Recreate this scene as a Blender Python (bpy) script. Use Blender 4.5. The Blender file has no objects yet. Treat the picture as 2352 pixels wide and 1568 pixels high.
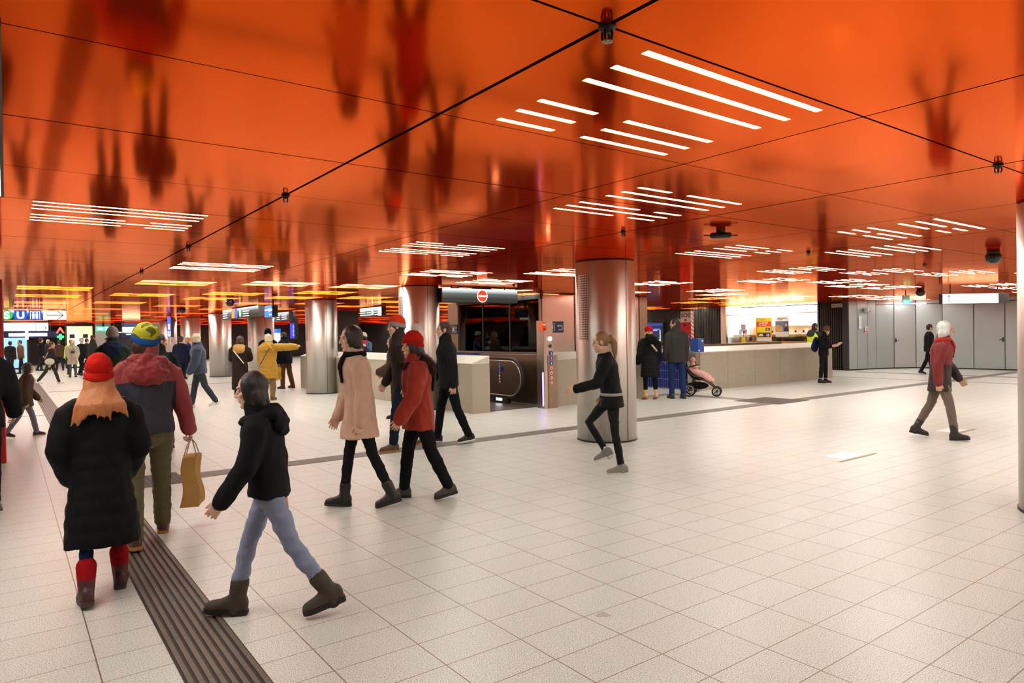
import bpy, math, random
from mathutils import Vector, Matrix, noise
random.seed(11)
PI = math.pi
SC = bpy.context.scene
COL = SC.collection
H = 2.58          # clear height of the hall
R = math.radians

# ------------------------------------------------------------------ mesh helper
class MB:
    def __init__(s):
        s.v, s.f, s.mi = [], [], []
    def add(s, vs, fs, mi=0):
        o = len(s.v)
        s.v += [tuple(p) for p in vs]
        for f in fs:
            s.f.append(tuple(i + o for i in f)); s.mi.append(mi)
        return s
    def box(s, x0, y0, z0, x1, y1, z1, mi=0, M=None, bev=0.0):
        if x1 < x0: x0, x1 = x1, x0
        if y1 < y0: y0, y1 = y1, y0
        if z1 < z0: z0, z1 = z1, z0
        if bev > 0:
            b = min(bev, (x1-x0)*.45, (y1-y0)*.45, (z1-z0)*.45)
            vs = []
            for X in (x0, x1):
                for Y in (y0, y1):
                    for Z in (z0, z1):
                        sx = b if X == x0 else -b; sy = b if Y == y0 else -b; sz = b if Z == z0 else -b
                        vs += [(X, Y+sy, Z+sz), (X+sx, Y, Z+sz), (X+sx, Y+sy, Z)]
            def ix(i, j, k, a): return (i*4+j*2+k)*3+a
            fs = [(ix(0,0,0,0), ix(0,0,1,0), ix(0,1,1,0), ix(0,1,0,0)), (ix(1,0,0,0), ix(1,1,0,0), ix(1,1,1,0), ix(1,0,1,0)),
                  (ix(0,0,0,1), ix(1,0,0,1), ix(1,0,1,1), ix(0,0,1,1)), (ix(0,1,0,1), ix(0,1,1,1), ix(1,1,1,1), ix(1,1,0,1)),
                  (ix(0,0,0,2), ix(0,1,0,2), ix(1,1,0,2), ix(1,0,0,2)), (ix(0,0,1,2), ix(1,0,1,2), ix(1,1,1,2), ix(0,1,1,2))]
            for j in (0,1):
                for k in (0,1):
                    fs.append((ix(0,j,k,1), ix(1,j,k,1), ix(1,j,k,2), ix(0,j,k,2)))
                    fs.append((ix(j,0,k,0), ix(j,1,k,0), ix(j,1,k,2), ix(j,0,k,2)))
                    fs.append((ix(j,k,0,0), ix(j,k,1,0), ix(j,k,1,1), ix(j,k,0,1)))
            for i in (0,1):
                for j in (0,1):
                    for k in (0,1):
                        fs.append((ix(i,j,k,0), ix(i,j,k,1), ix(i,j,k,2)))
        else:
            vs = [(x0,y0,z0),(x1,y0,z0),(x1,y1,z0),(x0,y1,z0),(x0,y0,z1),(x1,y0,z1),(x1,y1,z1),(x0,y1,z1)]
            fs = [(0,3,2,1),(4,5,6,7),(0,1,5,4),(1,2,6,5),(2,3,7,6),(3,0,4,7)]
        if M is not None: vs = [M @ Vector(p) for p in vs]
        return s.add(vs, fs, mi)
    def prism(s, poly, z0, z1, mi=0, M=None):
        n = len(poly)
        vs = [(p[0], p[1], z0) for p in poly] + [(p[0], p[1], z1) for p in poly]
        fs = [tuple(range(n-1, -1, -1)), tuple(range(n, 2*n))] + [(i, (i+1) % n, n+(i+1) % n, n+i) for i in range(n)]
        if M is not None: vs = [M @ Vector(p) for p in vs]
        return s.add(vs, fs, mi)
    def rings(s, rs, closed_ends=True, mi=0, wrap=False):
        n = len(rs[0]); vs = [p for r in rs for p in r]; fs = []
        m = len(rs)
        for i in range(m if wrap else m-1):
            a, b = i*n, ((i+1) % m)*n
            for j in range(n):
                k = (j+1) % n
                fs.append((a+j, a+k, b+k, b+j))
        if closed_ends and not wrap:
            fs.append(tuple(range(n-1, -1, -1))); fs.append(tuple((m-1)*n+j for j in range(n)))
        return s.add(vs, fs, mi)
    def tube(s, pts, rad, seg=12, side=(0, 1, 0), mi=0, round_ends=True):
        P = [Vector(p) for p in pts]; n = len(P)
        Rd = [(r, r) if not isinstance(r, (tuple, list)) else r for r in (rad if isinstance(rad, list) else [rad]*n)]
        side = Vector(side); rs = []
        fr = []
        for i in range(n):
            t = (P[min(i+1, n-1)] - P[max(i-1, 0)])
            t = t.normalized() if t.length > 1e-9 else Vector((0, 0, 1))
            a = side - t*side.dot(t)
            if a.length < 1e-3:
                a = Vector((1, 0, 0)) - t*t.x
                if a.length < 1e-3: a = Vector((0, 0, 1)) - t*t.z
            a.normalize(); fr.append((t, a, t.cross(a)))
        def ring(c, a, b, ra, rb):
            return [c + a*(ra*math.cos(2*PI*j/seg)) + b*(rb*math.sin(2*PI*j/seg)) for j in range(seg)]
        if round_ends:
            t, a, b = fr[0]; m = min(Rd[0])
            for q in (.97, .72, .4): rs.append(ring(P[0]-t*(m*q), a, b, Rd[0][0]*math.sqrt(1-q*q), Rd[0][1]*math.sqrt(1-q*q)))
        for i in range(n): rs.append(ring(P[i], fr[i][1], fr[i][2], Rd[i][0], Rd[i][1]))
        if round_ends:
            t, a, b = fr[-1]; m = min(Rd[-1])
            for q in (.4, .72, .97): rs.append(ring(P[-1]+t*(m*q), a, b, Rd[-1][0]*math.sqrt(1-q*q), Rd[-1][1]*math.sqrt(1-q*q)))
        return s.rings(rs, True, mi)
    def ell(s, c, ax, nu=16, nv=10, mi=0):
        c = Vector(c); ax = [Vector(a) for a in ax]; vs = [c + ax[2]]; fs = []
        for i in range(1, nv):
            th = PI*i/nv
            for j in range(nu):
                ph = 2*PI*j/nu
                vs.append(c + ax[0]*(math.sin(th)*math.cos(ph)) + ax[1]*(math.sin(th)*math.sin(ph)) + ax[2]*math.cos(th))
        vs.append(c - ax[2]); L = len(vs)-1
        for j in range(nu):
            k = (j+1) % nu
            fs.append((0, 1+j, 1+k)); fs.append((L, L-nu+k, L-nu+j))
            for i in range(nv-2):
                a = 1+i*nu; fs.append((a+j, a+nu+j, a+nu+k, a+k))
        return s.add(vs, fs, mi)
    def ball(s, c, r, **k): return s.ell(c, ((r, 0, 0), (0, r, 0), (0, 0, r)), **k)
    def lathe(s, prof, c=(0, 0, 0), seg=32, mi=0, M=None):
        rs = []
        for r, z in prof:
            rs.append([Vector((c[0]+r*math.cos(2*PI*j/seg), c[1]+r*math.sin(2*PI*j/seg), c[2]+z)) for j in range(seg)])
        if M is not None: rs = [[M @ p for p in r] for r in rs]
        return s.rings(rs, True, mi)
    def build(s, name, mats, parent=None, smooth=False, loc=None):
        me = bpy.data.meshes.new(name); me.from_pydata(s.v, [], s.f); me.update()
        if not isinstance(mats, (list, tuple)): mats = [mats]
        for m in mats: me.materials.append(m)
        if len(mats) > 1: me.polygons.foreach_set('material_index', s.mi)
        if smooth: me.polygons.foreach_set('use_smooth', [True]*len(me.polygons))
        o = bpy.data.objects.new(name, me); COL.objects.link(o)
        if parent is not None: o.parent = parent
        if loc is not None: o.location = loc
        return o

PENDING = []
def remesh(o, voxel, smooth=3, wrinkle=0.0, wscale=(9, 9, 4), seed=0):
    """Fuse the closed shapes of a mesh into one continuous skin (finished by fuse_all)."""
    m = o.modifiers.new('r', 'REMESH'); m.mode = 'VOXEL'; m.voxel_size = voxel; m.use_smooth_shade = True
    if smooth:
        k = o.modifiers.new('s', 'SMOOTH'); k.factor = .5; k.iterations = smooth
    PENDING.append((o, wrinkle, wscale, seed)); return o
def fuse_all():
    dg = bpy.context.evaluated_depsgraph_get()
    done = []
    for o, wr, ws, sd in PENDING:
        done.append(bpy.data.meshes.new_from_object(o.evaluated_get(dg)))
    for (o, wr, ws, sd), me in zip(PENDING, done):
        mats = list(o.data.materials); o.modifiers.clear(); o.data = me; me.name = o.name
        me.materials.clear()
        for x in mats: me.materials.append(x)
        if wr:
            n = len(me.vertices); off = Vector((sd*3.1, sd*1.7, sd)); nz = noise.noise
            co = [0.0]*(3*n); nn = [0.0]*(3*n); me.vertices.foreach_get('co', co); me.vertex_normals.foreach_get('vector', nn)
            for i in range(0, 3*n, 3):
                p = Vector((co[i]*ws[0], co[i+1]*ws[1], co[i+2]*ws[2])) + off
                d = wr*(nz(p) + .6*nz(p*2.3) - .1); co[i] += nn[i]*d; co[i+1] += nn[i+1]*d; co[i+2] += nn[i+2]*d
            me.vertices.foreach_set('co', co); me.update()
        me.polygons.foreach_set('use_smooth', [True]*len(me.polygons))
TEXTS = []
def empty(name, loc=(0, 0, 0), rz=0.0):
    o = bpy.data.objects.new(name, None); COL.objects.link(o); o.location = loc; o.rotation_euler = (0, 0, rz)
    o.empty_display_size = .2
    return o
def tag(o, label, cat, group=None, kind=None):
    o['label'] = label; o['category'] = cat
    if group: o['group'] = group
    if kind: o['kind'] = kind
    return o
def thing(name, label, cat, loc=(0, 0, 0), rz=0.0, group=None):
    return tag(empty(name, loc, rz), label, cat, group)
def struct(o, label, cat):
    return tag(o, label, cat, None, 'structure')
def copy_tree(o, parent=None):
    c = o.copy(); COL.objects.link(c)
    if parent is not None: c.parent = parent
    for ch in list(o.children): copy_tree(ch, c)
    return c

# boards: x to the viewer's right, y up, z towards the viewer
FACE_MX = Matrix(((0, 0, -1, 0), (-1, 0, 0, 0), (0, 1, 0, 0), (0, 0, 0, 1)))   # seen when looking along +X
FACE_MY = Matrix(((1, 0, 0, 0), (0, 0, -1, 0), (0, 1, 0, 0), (0, 0, 0, 1)))    # seen when looking along +Y
def text(name, body, size, x, y, z, mat, parent, B, align='LEFT', ex=.003, bold=0.0, sx=1.0):
    cu = bpy.data.curves.new(name, 'FONT'); cu.body = body; cu.size = size; cu.align_x = align; cu.extrude = ex; cu.offset = bold
    t = bpy.data.objects.new(name, cu); COL.objects.link(t)
    me = bpy.data.meshes.new(name); me.materials.append(mat)
    o = bpy.data.objects.new(name, me); COL.objects.link(o); o.parent = parent
    TEXTS.append((t, o, B @ Matrix.Translation((x, y, z)) @ Matrix.Diagonal((sx, 1, 1, 1)))); return o
def set_texts():
    dg = bpy.context.evaluated_depsgraph_get()
    out = [bpy.data.meshes.new_from_object(t.evaluated_get(dg)) for t, o, M in TEXTS]
    for (t, o, M), me in zip(TEXTS, out):
        me.transform(M); me.materials.clear(); me.materials.append(o.data.materials[0]); me.name = o.name; o.data = me
        cu = t.data; bpy.data.objects.remove(t); bpy.data.curves.remove(cu)

# ------------------------------------------------------------------ materials
def srgb(r, g, b):
    f = lambda c: (c/255/12.92) if c/255 <= .04045 else ((c/255+.055)/1.055)**2.4
    return (f(r), f(g), f(b), 1)
_m = {}
class NT:
    def __init__(s, name):
        s.m = bpy.data.materials.new(name); s.m.use_nodes = True; s.t = s.m.node_tree
        s.p = s.t.nodes['Principled BSDF']; s.out = s.t.nodes['Material Output']
    def n(s, k, **kw):
        x = s.t.nodes.new('ShaderNode'+k)
        for a, b in kw.items(): setattr(x, a, b)
        return x
    def l(s, a, b): s.t.links.new(a, b)
    def set(s, **kw):
        for k, v in kw.items(): s.p.inputs[k.replace('_', ' ')].default_value = v
        return s
    def math(s, op, a, b=None, c=None):
        x = s.n('Math', operation=op)
        for i, q in enumerate((a, b, c)):
            if q is None: continue
            if isinstance(q, (int, float)): x.inputs[i].default_value = q
            else: s.l(q, x.inputs[i])
        return x.outputs[0]
    def coord(s, kind='Object', scale=None):
        c = s.n('TexCoord').outputs[kind]
        if scale:
            mp = s.n('Mapping'); mp.inputs['Scale'].default_value = scale; s.l(c, mp.inputs['Vector']); return mp.outputs[0]
        return c
    def noise(s, vec, scale, detail=3, rough=.5):
        x = s.n('TexNoise'); x.inputs['Scale'].default_value = scale; x.inputs['Detail'].default_value = detail; x.inputs['Roughness'].default_value = rough
        s.l(vec, x.inputs['Vector']); return x.outputs['Fac']
    def mix(s, fac, a, b, blend='MIX'):
        x = s.n('Mix', data_type='RGBA', blend_type=blend)
        for i, q in ((0, fac), (6, a), (7, b)):
            if isinstance(q, (int, float)): x.inputs[i].default_value = q
            elif isinstance(q, tuple): x.inputs[i].default_value = q
            else: s.l(q, x.inputs[i])
        return x.outputs[2]
    def bump(s, h, strength=.3, dist=.01):
        b = s.n('Bump'); b.inputs['Strength'].default_value = strength; b.inputs['Distance'].default_value = dist
        s.l(h, b.inputs['Height']); s.l(b.outputs[0], s.p.inputs['Normal']); return b
    def band(s, x, org, step, w):      # 1 inside a line of width w that repeats every step
        q = s.math('FRACT', s.math('DIVIDE', s.math('SUBTRACT', x, org - w/2), step))
        return s.math('LESS_THAN', q, w/step)

def plain(name, col, rough=.5, metal=0.0, var=.06, nscale=30, bump=.0, spec=.5):
    k = ('p', name)
    if k in _m: return _m[k]
    t = NT(name); c = t.coord(); f = t.noise(c, nscale)
    d = tuple(x*(1-var*2) for x in col[:3]) + (1,)
    t.l(t.mix(f, d, tuple(min(1, x*(1+var*2)) for x in col[:3]) + (1,)), t.p.inputs['Base Color'])
    t.set(Roughness=rough, Metallic=metal); t.p.inputs['Specular IOR Level'].default_value = spec
    if bump: t.bump(t.noise(c, nscale*2), bump, .004)
    _m[k] = t.m; return t.m
def cloth(name, col, rough=.85, weave=260, fold=.0, var=.18, sheen=.15):
    k = ('c', name)
    if k in _m: return _m[k]
    t = NT(name); c = t.coord()
    f = t.noise(c, 9, 4); g = t.noise(c, weave, 2)
    a = tuple(x*(1-var) for x in col[:3])+(1,); b = tuple(min(1, x*(1+var)) for x in col[:3])+(1,)
    base = t.mix(f, a, b); t.l(t.mix(.25, base, t.mix(g, a, b)), t.p.inputs['Base Color'])
    lum = sum(col[:3])/3; t.set(Roughness=rough); t.p.inputs['Sheen Weight'].default_value = sheen if lum > .06 else 0.0; t.p.inputs['Specular IOR Level'].default_value = .25 if lum > .06 else .12
    h = t.math('ADD', t.math('MULTIPLY', t.noise(c, 14, 5), .8), t.math('MULTIPLY', g, .12)); t.bump(h, .35, .012)
    _m[k] = t.m; return t.m
def hairmat(name, col):
    k = ('h', name)
    if k in _m: return _m[k]
    t = NT(name); c = t.coord('Object', (260, 260, 14)); f = t.noise(c, 1, 3)
    t.l(t.mix(f, tuple(x*.45 for x in col[:3])+(1,), tuple(min(1, x*1.35) for x in col[:3])+(1,)), t.p.inputs['Base Color'])
    t.set(Roughness=.45); t.bump(f, .7, .006); _m[k] = t.m; return t.m
def glow(name, col, strength):
    k = ('g', name)
    if k in _m: return _m[k]
    t = NT(name); t.set(Base_Color=col, Roughness=.4); t.p.inputs['Emission Color'].default_value = col; t.p.inputs['Emission Strength'].default_value = strength
    _m[k] = t.m; return t.m
def knit(name, col, col2=None):
    k = ('k', name)
    if k in _m: return _m[k]
    t = NT(name); c = t.coord(); w = t.n('TexWave', wave_type='BANDS', bands_direction='Z'); w.inputs['Scale'].default_value = 55; w.inputs['Distortion'].default_value = 2.5
    t.l(c, w.inputs['Vector'])
    f = t.noise(c, 16, 3) if col2 is None else t.math('GREATER_THAN', t.noise(c, 13, 1), .55)
    b = col2 or tuple(x*.7 for x in col[:3])+(1,)
    t.l(t.mix(t.math('MULTIPLY', w.outputs['Fac'], .25), t.mix(f, col, b), tuple(x*.6 for x in col[:3])+(1,)), t.p.inputs['Base Color'])
    t.set(Roughness=.95); t.p.inputs['Specular IOR Level'].default_value = .15; t.bump(w.outputs['Fac'], .5, .006); _m[k] = t.m; return t.m
# ------------------------------------------------------------------ shared materials
def steel(name, col, rough=.3, aniso=.6, scale=(3, 3, 260), var=.10, metal=1.0, radial=False):
    t = NT(name)
    if radial:
        tg = t.n('Tangent', direction_type='RADIAL', axis='Z'); t.l(tg.outputs[0], t.p.inputs['Tangent'])
    c = t.coord('Object', scale); f = t.noise(c, 1, 2)
    c2 = t.coord('Object'); g = t.noise(c2, 1.3, 3)
    t.l(t.mix(g, tuple(x*(1-var) for x in col[:3])+(1,), tuple(min(1, x*(1+var)) for x in col[:3])+(1,)), t.p.inputs['Base Color'])
    t.l(t.math('MULTIPLY_ADD', f, .14, rough-.07), t.p.inputs['Roughness']); t.set(Metallic=metal)
    t.p.inputs['Anisotropic'].default_value = aniso
    if radial: t.p.inputs['Anisotropic Rotation'].default_value = .25
    return t.m
M_STEEL = steel('brushed_steel', srgb(200, 188, 174), .30)
M_COLUMN = steel('column_steel', srgb(196, 193, 184), .44, .85, radial=True)
M_STEELD = steel('dull_steel', srgb(150, 132, 112), .38, .3)
M_PANEL = steel('grey_wall_panel', srgb(176, 178, 176), .42, .2, (2, 2, 60), .04, .55)
M_BLACK = plain('black_metal', srgb(18, 17, 17), .45)
M_DARK = plain('dark_grey', srgb(46, 43, 40), .5)
M_RUB = plain('black_rubber', srgb(14, 14, 14), .6)
M_WHITE = plain('white_paint', srgb(236, 232, 226), .5)
M_BLUEP = plain('blue_paint', srgb(28, 74, 160), .4)
M_NAVY = plain('navy_sign', srgb(20, 30, 72), .4)
M_RED = plain('red_paint', srgb(205, 18, 22), .4)
M_ORANGE = plain('orange_paint', srgb(240, 90, 20), .4)
M_YEL = plain('yellow_print', srgb(250, 196, 24), .5)
M_WOOD = plain('pale_wood', srgb(196, 140, 80), .6, var=.12, nscale=6)
M_TIN = plain('cream_print', srgb(226, 206, 186), .5)

# ------------------------------------------------------------------ floor
def floor_mat():
    t = NT('terrazzo_floor'); c = t.coord(); s = t.n('SeparateXYZ'); t.l(c, s.inputs[0])
    jx = t.band(s.outputs[0], 1.632, .4375, .006); jy = t.band(s.outputs[1], 2.766, .2765, .005)
    j = t.math('MAXIMUM', jx, jy)
    ix = t.math('FLOOR', t.math('DIVIDE', t.math('SUBTRACT', s.outputs[0], 1.632), .4375)); iy = t.math('FLOOR', t.math('DIVIDE', t.math('SUBTRACT', s.outputs[1], 2.766), .2765))
    cb = t.n('CombineXYZ'); t.l(ix, cb.inputs[0]); t.l(iy, cb.inputs[1]); wn = t.n('TexWhiteNoise'); t.l(cb.outputs[0], wn.inputs['Vector'])
    sp = t.noise(c, 190, 2, .6); rr = t.n('ValToRGB'); t.l(sp, rr.inputs[0])
    e = rr.color_ramp.elements
    e[0].position = .36; e[0].color = srgb(104, 92, 80); e[1].position = .58; e[1].color = srgb(232, 226, 217)
    k = e.new(.455); k.color = srgb(206, 196, 182)
    tone = t.mix(t.math('MULTIPLY', wn.outputs['Value'], .16), rr.outputs[0], srgb(196, 178, 156))
    # one worn brown stain on a tile
    d = t.n('VectorMath', operation='DISTANCE'); t.l(c, d.inputs[0]); d.inputs[1].default_value = (2.6, 2.72, 0)
    st = t.math('LESS_THAN', t.math('ADD', d.outputs['Value'], t.math('MULTIPLY', t.noise(c, 28, 2), .10)), .088)
    tone = t.mix(t.math('MULTIPLY', st, .55), tone, srgb(150, 124, 90))
    t.l(t.mix(j, tone, srgb(128, 98, 68)), t.p.inputs['Base Color'])
    t.l(t.math('MULTIPLY_ADD', t.noise(c, 5, 4), .08, .30), t.p.inputs['Roughness'])
    t.p.inputs['Specular IOR Level'].default_value = .5
    t.bump(t.math('SUBTRACT', 1, j), .25, .003)
    return t.m
struct(MB().box(-16, -14, -.12, 32, 62, 0).build('floor', floor_mat()), 'pale speckled terrazzo tile floor with thin brown joints', 'floor')

def tact_mat(name, a, b):
    t = NT(name); c = t.coord(); s = t.n('SeparateXYZ'); t.l(c, s.inputs[0])
    j = t.band(s.outputs[1], 2.77, .5530, .004); f = t.noise(c, 40, 4)
    t.l(t.mix(j, t.mix(f, a, b), srgb(30, 24, 20)), t.p.inputs['Base Color']); t.set(Roughness=.5); return t.m
MT = tact_mat('tactile_strip_brown', srgb(84, 70, 58), srgb(112, 96, 80)); MTB = plain('tactile_groove', srgb(36, 29, 24), .6)
m = MB()
for y0, y1 in ((-4, 8.05), (8.75, 48)):
    m.box(.615, y0, 0, .935, y1, .0025, 1)
    for i in range(8):
        x = .627 + i*.0395; m.box(x, y0, .0025, x+.0225, y1, .0075, 0)
struct(m.build('trim_1', [MT, MTB]), 'dark brown ribbed guiding strip running away through the foreground', 'guiding strip')
m = MB()
m.box(1.56, 8.215, 0, 12.85, 8.535, .0025, 1); m.box(14.05, 8.215, 0, 27.5, 8.535, .0025, 1)
for i in range(6):
    y = 8.225 + i*.052; m.box(1.56, y, .0025, 12.85, y+.034, .006, 0); m.box(14.05, y, .0025, 27.5, y+.034, .006, 0)
MT2 = plain('band_grey', srgb(128, 117, 106), .5)
MTG = plain('band_groove', srgb(84, 74, 66), .6)
struct(m.build('trim_2', [MT2, MTG]), 'grey ribbed guiding band crossing the hall past the big steel column', 'guiding strip')
def studs(x0, y0, x1, y1, name, label):
    m = MB().box(x0, y0, 0, x1, y1, .0025, 1)
    nx = int((x1-x0)/.055); ny = int((y1-y0)/.055)
    for i in range(nx):
        for j in range(ny):
            x = x0 + (i+.5)*(x1-x0)/nx; y = y0 + (j+.5)*(y1-y0)/ny
            m.prism([(x-.016, y), (x, y-.016), (x+.016, y), (x, y+.016)], .0025, .008, 0)
    struct(m.build(name, [MT2, MTG]), label, 'guiding strip')
studs(.615, 8.05, 1.56, 8.75, 'trim_3', 'studded dark pad where the two guiding strips meet')
studs(12.85, 8.1, 14.05, 9.2, 'trim_4', 'studded grey pad on the guiding band in front of the stone counter')
m = MB(); m.box(13.1, 9.2, 0, 13.42, 11.1, .004); m.box(12.35, 11.1, 0, 13.42, 11.42, .004)
struct(m.build('trim_5', MT2), 'short grey guiding strip leading from studded pad to the couple', 'guiding strip')
m = MB(); m.box(24.3, -6, 0, 24.6, 12.3, .004); m.box(21.6, -6, 0, 21.68, 12.2, .004); m.box(1.0, 25.2, 0, 8.0, 25.35, .004); m.box(-3, 17.4, 0, .6, 17.46, .004)
struct(m.build('trim_6', MT2), 'thin dark floor lines far back in the hall', 'floor line')
for x, y, lab in ((8.2, 4.3, 'white floor sticker with a brown bar lying on the bright tiles'), (11.35, 4.32, 'white floor sticker beside the boots of the walker with pale hair')):
    t = thing('floor_sticker', lab, 'sticker', (x, y, 0))
    MB().box(-.22, -.13, 0, .24, .13, .003).build('sheet', plain('sticker_white', srgb(250, 246, 236), .4), t)
    MB().box(-.42, -.20, 0, .42, -.16, .004).build('bar', plain('bar_brown', srgb(150, 128, 84), .5), t)

# ------------------------------------------------------------------ ceiling
def ceil_mat():
    t = NT('orange_enamel_ceiling'); c = t.coord(); s = t.n('SeparateXYZ'); t.l(c, s.inputs[0])
    jx = t.band(s.outputs[0], 1.64, 1.735, .012); jx2 = t.band(s.outputs[0], 1.64, 3.47, .020); jy = t.band(s.outputs[1], 1.654, 1.097, .007); jy2 = t.band(s.outputs[1], 1.654, 2.194, .012)
    j = t.math('MAXIMUM', t.math('MAXIMUM', jx, jy), t.math('MAXIMUM', jx2, jy2))
    iy = t.math('FLOOR', t.math('DIVIDE', t.math('SUBTRACT', s.outputs[1], 1.654), 1.097)); ix = t.math('FLOOR', t.math('DIVIDE', t.math('SUBTRACT', s.outputs[0], 1.64), 1.735))
    cb = t.n('CombineXYZ'); t.l(ix, cb.inputs[0]); t.l(iy, cb.inputs[1]); wn = t.n('TexWhiteNoise'); t.l(cb.outputs[0], wn.inputs['Vector'])
    # enamel: a deep red body under a tinted gloss that pales towards grazing angles
    fr = t.n('LayerWeight'); fr.inputs['Blend'].default_value = .5
    f5 = t.math('POWER', fr.outputs['Facing'], 7.0)
    t.l(t.mix(j, CEIL_BODY, srgb(24, 4, 3)), t.p.inputs['Base Color']); t.set(Roughness=.8); t.p.inputs['Specular IOR Level'].default_value = 0
    gl = t.n('BsdfGlossy'); t.l(t.mix(f5, CEIL_COL, CEIL_EDGE), gl.inputs['Color']); gl.inputs['Roughness'].default_value = CEIL_ROUGH
    mx = t.n('MixShader'); t.l(t.math('MULTIPLY', t.math('SUBTRACT', 1, j), CEIL_METAL), mx.inputs[0]); t.l(t.p.outputs[0], mx.inputs[1]); t.l(gl.outputs[0], mx.inputs[2]); t.l(mx.outputs[0], t.out.inputs[0])
    # sheet panels are never quite flat: soft waves, a little different on every panel
    v = t.n('VectorMath', operation='ADD'); t.l(c, v.inputs[0]); sc = t.n('VectorMath', operation='SCALE'); t.l(wn.outputs['Color'], sc.inputs[0]); sc.inputs['Scale'].default_value = 7.0; t.l(sc.outputs[0], v.inputs[1])
    b = t.bump(t.noise(v.outputs[0], .9, 1), .10, .05); t.l(b.outputs[0], gl.inputs['Normal'])
    return t.m
CEIL_COL = (1.0, .138, .009, 1); CEIL_EDGE = (1.0, .50, .28, 1); CEIL_BODY = (.78, .014, .003, 1); CEIL_METAL = .77; CEIL_ROUGH = .10

# strip lights: clusters of six rows set into the panels
M_LED = glow('warm_led_strip', (.94, 1.0, .93, 1), 25.0)
SLOT = .0026; GROUPS = {}; UNSEEN = MB()
M_LEDF = plain('strip_frame', srgb(150, 60, 20), .4)
ROWS = (0, .162, .324, .62, .778, .934)
PAT = {'F': [(0, 1.2)], 'a': [(0, .345), (.54, 1.2)], 'b': [(0, .67), (.865, 1.2)], 'c': [(0, .345)], 'd': [(.54, 1.2)], 'e': [(0, .72)]}
def light(k, n, pat, label, detail=True):
    x, y = .175 + 1.735*k, 1.731 + .5485*n
    GROUPS.setdefault(k, []).append((y, pat))
    bars = [(a, dy-.0185, b, dy+.0185) for dy, p in zip(ROWS, pat) for a, b in PAT[p]]
    if detail is None:
        for a, c, b, d in bars: UNSEEN.box(x+a, y+c, H+SLOT, x+b, y+d, H+.012)
        return
    if not detail:
        m = MB()
        for a, c, b, d in bars: m.box(a, c, SLOT, b, d, .012)
        o = m.build('ceiling_light', M_LED, None, loc=(x, y, H)); return tag(o, label, 'ceiling light', 'strip light clusters in the orange ceiling')
    t = thing('ceiling_light', label, 'ceiling light', (x, y, H), 0, 'strip light clusters in the orange ceiling')
    for a, c, b, d in bars: MB().box(a, c, SLOT, b, d, .012).build('light_strip', M_LED, t)
    return t
def build_ceiling():
    """One enamel sheet with a slot cut for every strip, the slots a few millimetres deep."""
    m = MB(); X0, X1, Y0, Y1 = -16, 32, -14, 62
    def q(a, c, b, d):
        if b-a > 1e-5 and d-c > 1e-5: m.add([(a, c, H), (a, d, H), (b, d, H), (b, c, H)], [(0, 1, 2, 3)])
    ks = range(-9, 18)
    for k in ks:
        xa, xb = .175+1.735*k, .175+1.735*(k+1)
        xs = X0 if k == ks[0] else xa; xe = X1 if k == ks[-1] else xb; y = Y0
        for gy, pat in sorted(GROUPS.get(k, [])):
            for dy, p in zip(ROWS, pat):
                c, d = gy+dy-.018, gy+dy+.018; q(xs, y, xe, c); x = xs
                for a, b in PAT[p]:
                    q(x, c, xa+a, d); x = xa+b; z = H+.004; l, r = xa+a, xa+b
                    m.add([(l, c, H), (r, c, H), (r, d, H), (l, d, H), (l, c, z), (r, c, z), (r, d, z), (l, d, z)], [(0, 1, 5, 4), (1, 2, 6, 5), (2, 3, 7, 6), (3, 0, 4, 7)])
                q(x, c, xe, d); y = d
        q(xs, y, xe, Y1)
    m.box(X0, Y0, H+.014, X1, Y1, H+.3)
    struct(m.build('ceiling', ceil_mat()), 'glossy orange enamel panel ceiling with dark seams', 'ceiling')
light(1, 0, 'FFFaaa', 'large strip light cluster overhead, nearest one in the orange ceiling')
light(2, 3, 'aFFbFb', 'strip light cluster above and before the big steel column')
light(0, 8, 'FFFbFb', 'wide strip light cluster over the people on the left')
light(2, 9, 'aFFFFb', 'strip light cluster in front of the no entry sign, nearer one')
light(3, 14, 'FbFaFb', 'strip light cluster just ahead of the no entry sign')
light(4, 16, 'aFbFFa', 'strip light cluster directly over the no entry sign')
light(4, 12, 'aaFaFF', 'strip light cluster half hidden behind the top of the big column')
light(4, 2, 'FbbFaa', 'strip light cluster above the walker with pale hair')
light(5, 4, 'FFFFFF', 'strip light cluster of six full rows ahead of the steel wall')
light(4, 6, 'bbbFFF', 'strip light cluster before the bright kiosk reflection')
light(7, 7, 'aFFaFb', 'strip light cluster nearer the dark ribbed wall by the kiosk')
light(8, 6, 'FbFbaF', 'strip light cluster beside the ceiling globe at the right')
light(1, 15, 'FFFFFF', 'strip light cluster above the coat wearers, between globe and light cluster', True)
light(2, 20, 'FFFbFb', 'strip light cluster just in front of the pointing person')
light(2, 26, 'bFFFbF', 'strip light cluster above the dark globe camera', True)
light(3, 24, 'FFbFFa', 'strip light cluster right before the third steel column')
light(0, 25, 'bFFFba', 'strip light cluster nearest over the green S sign')
light(0, 30, 'FFFaFF', 'strip light cluster second before the green S sign')
light(0, 36, 'FFbFFF', 'strip light cluster low over the green S sign')
taken = {(1,0),(2,3),(0,8),(2,9),(3,14),(4,16),(4,12),(4,2),(5,4),(4,6),(7,7),(8,6),(1,15),(2,20),(2,26),(3,24),(0,25),(0,30),(0,36)}
rnd = random.Random(5)
far = []
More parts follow.
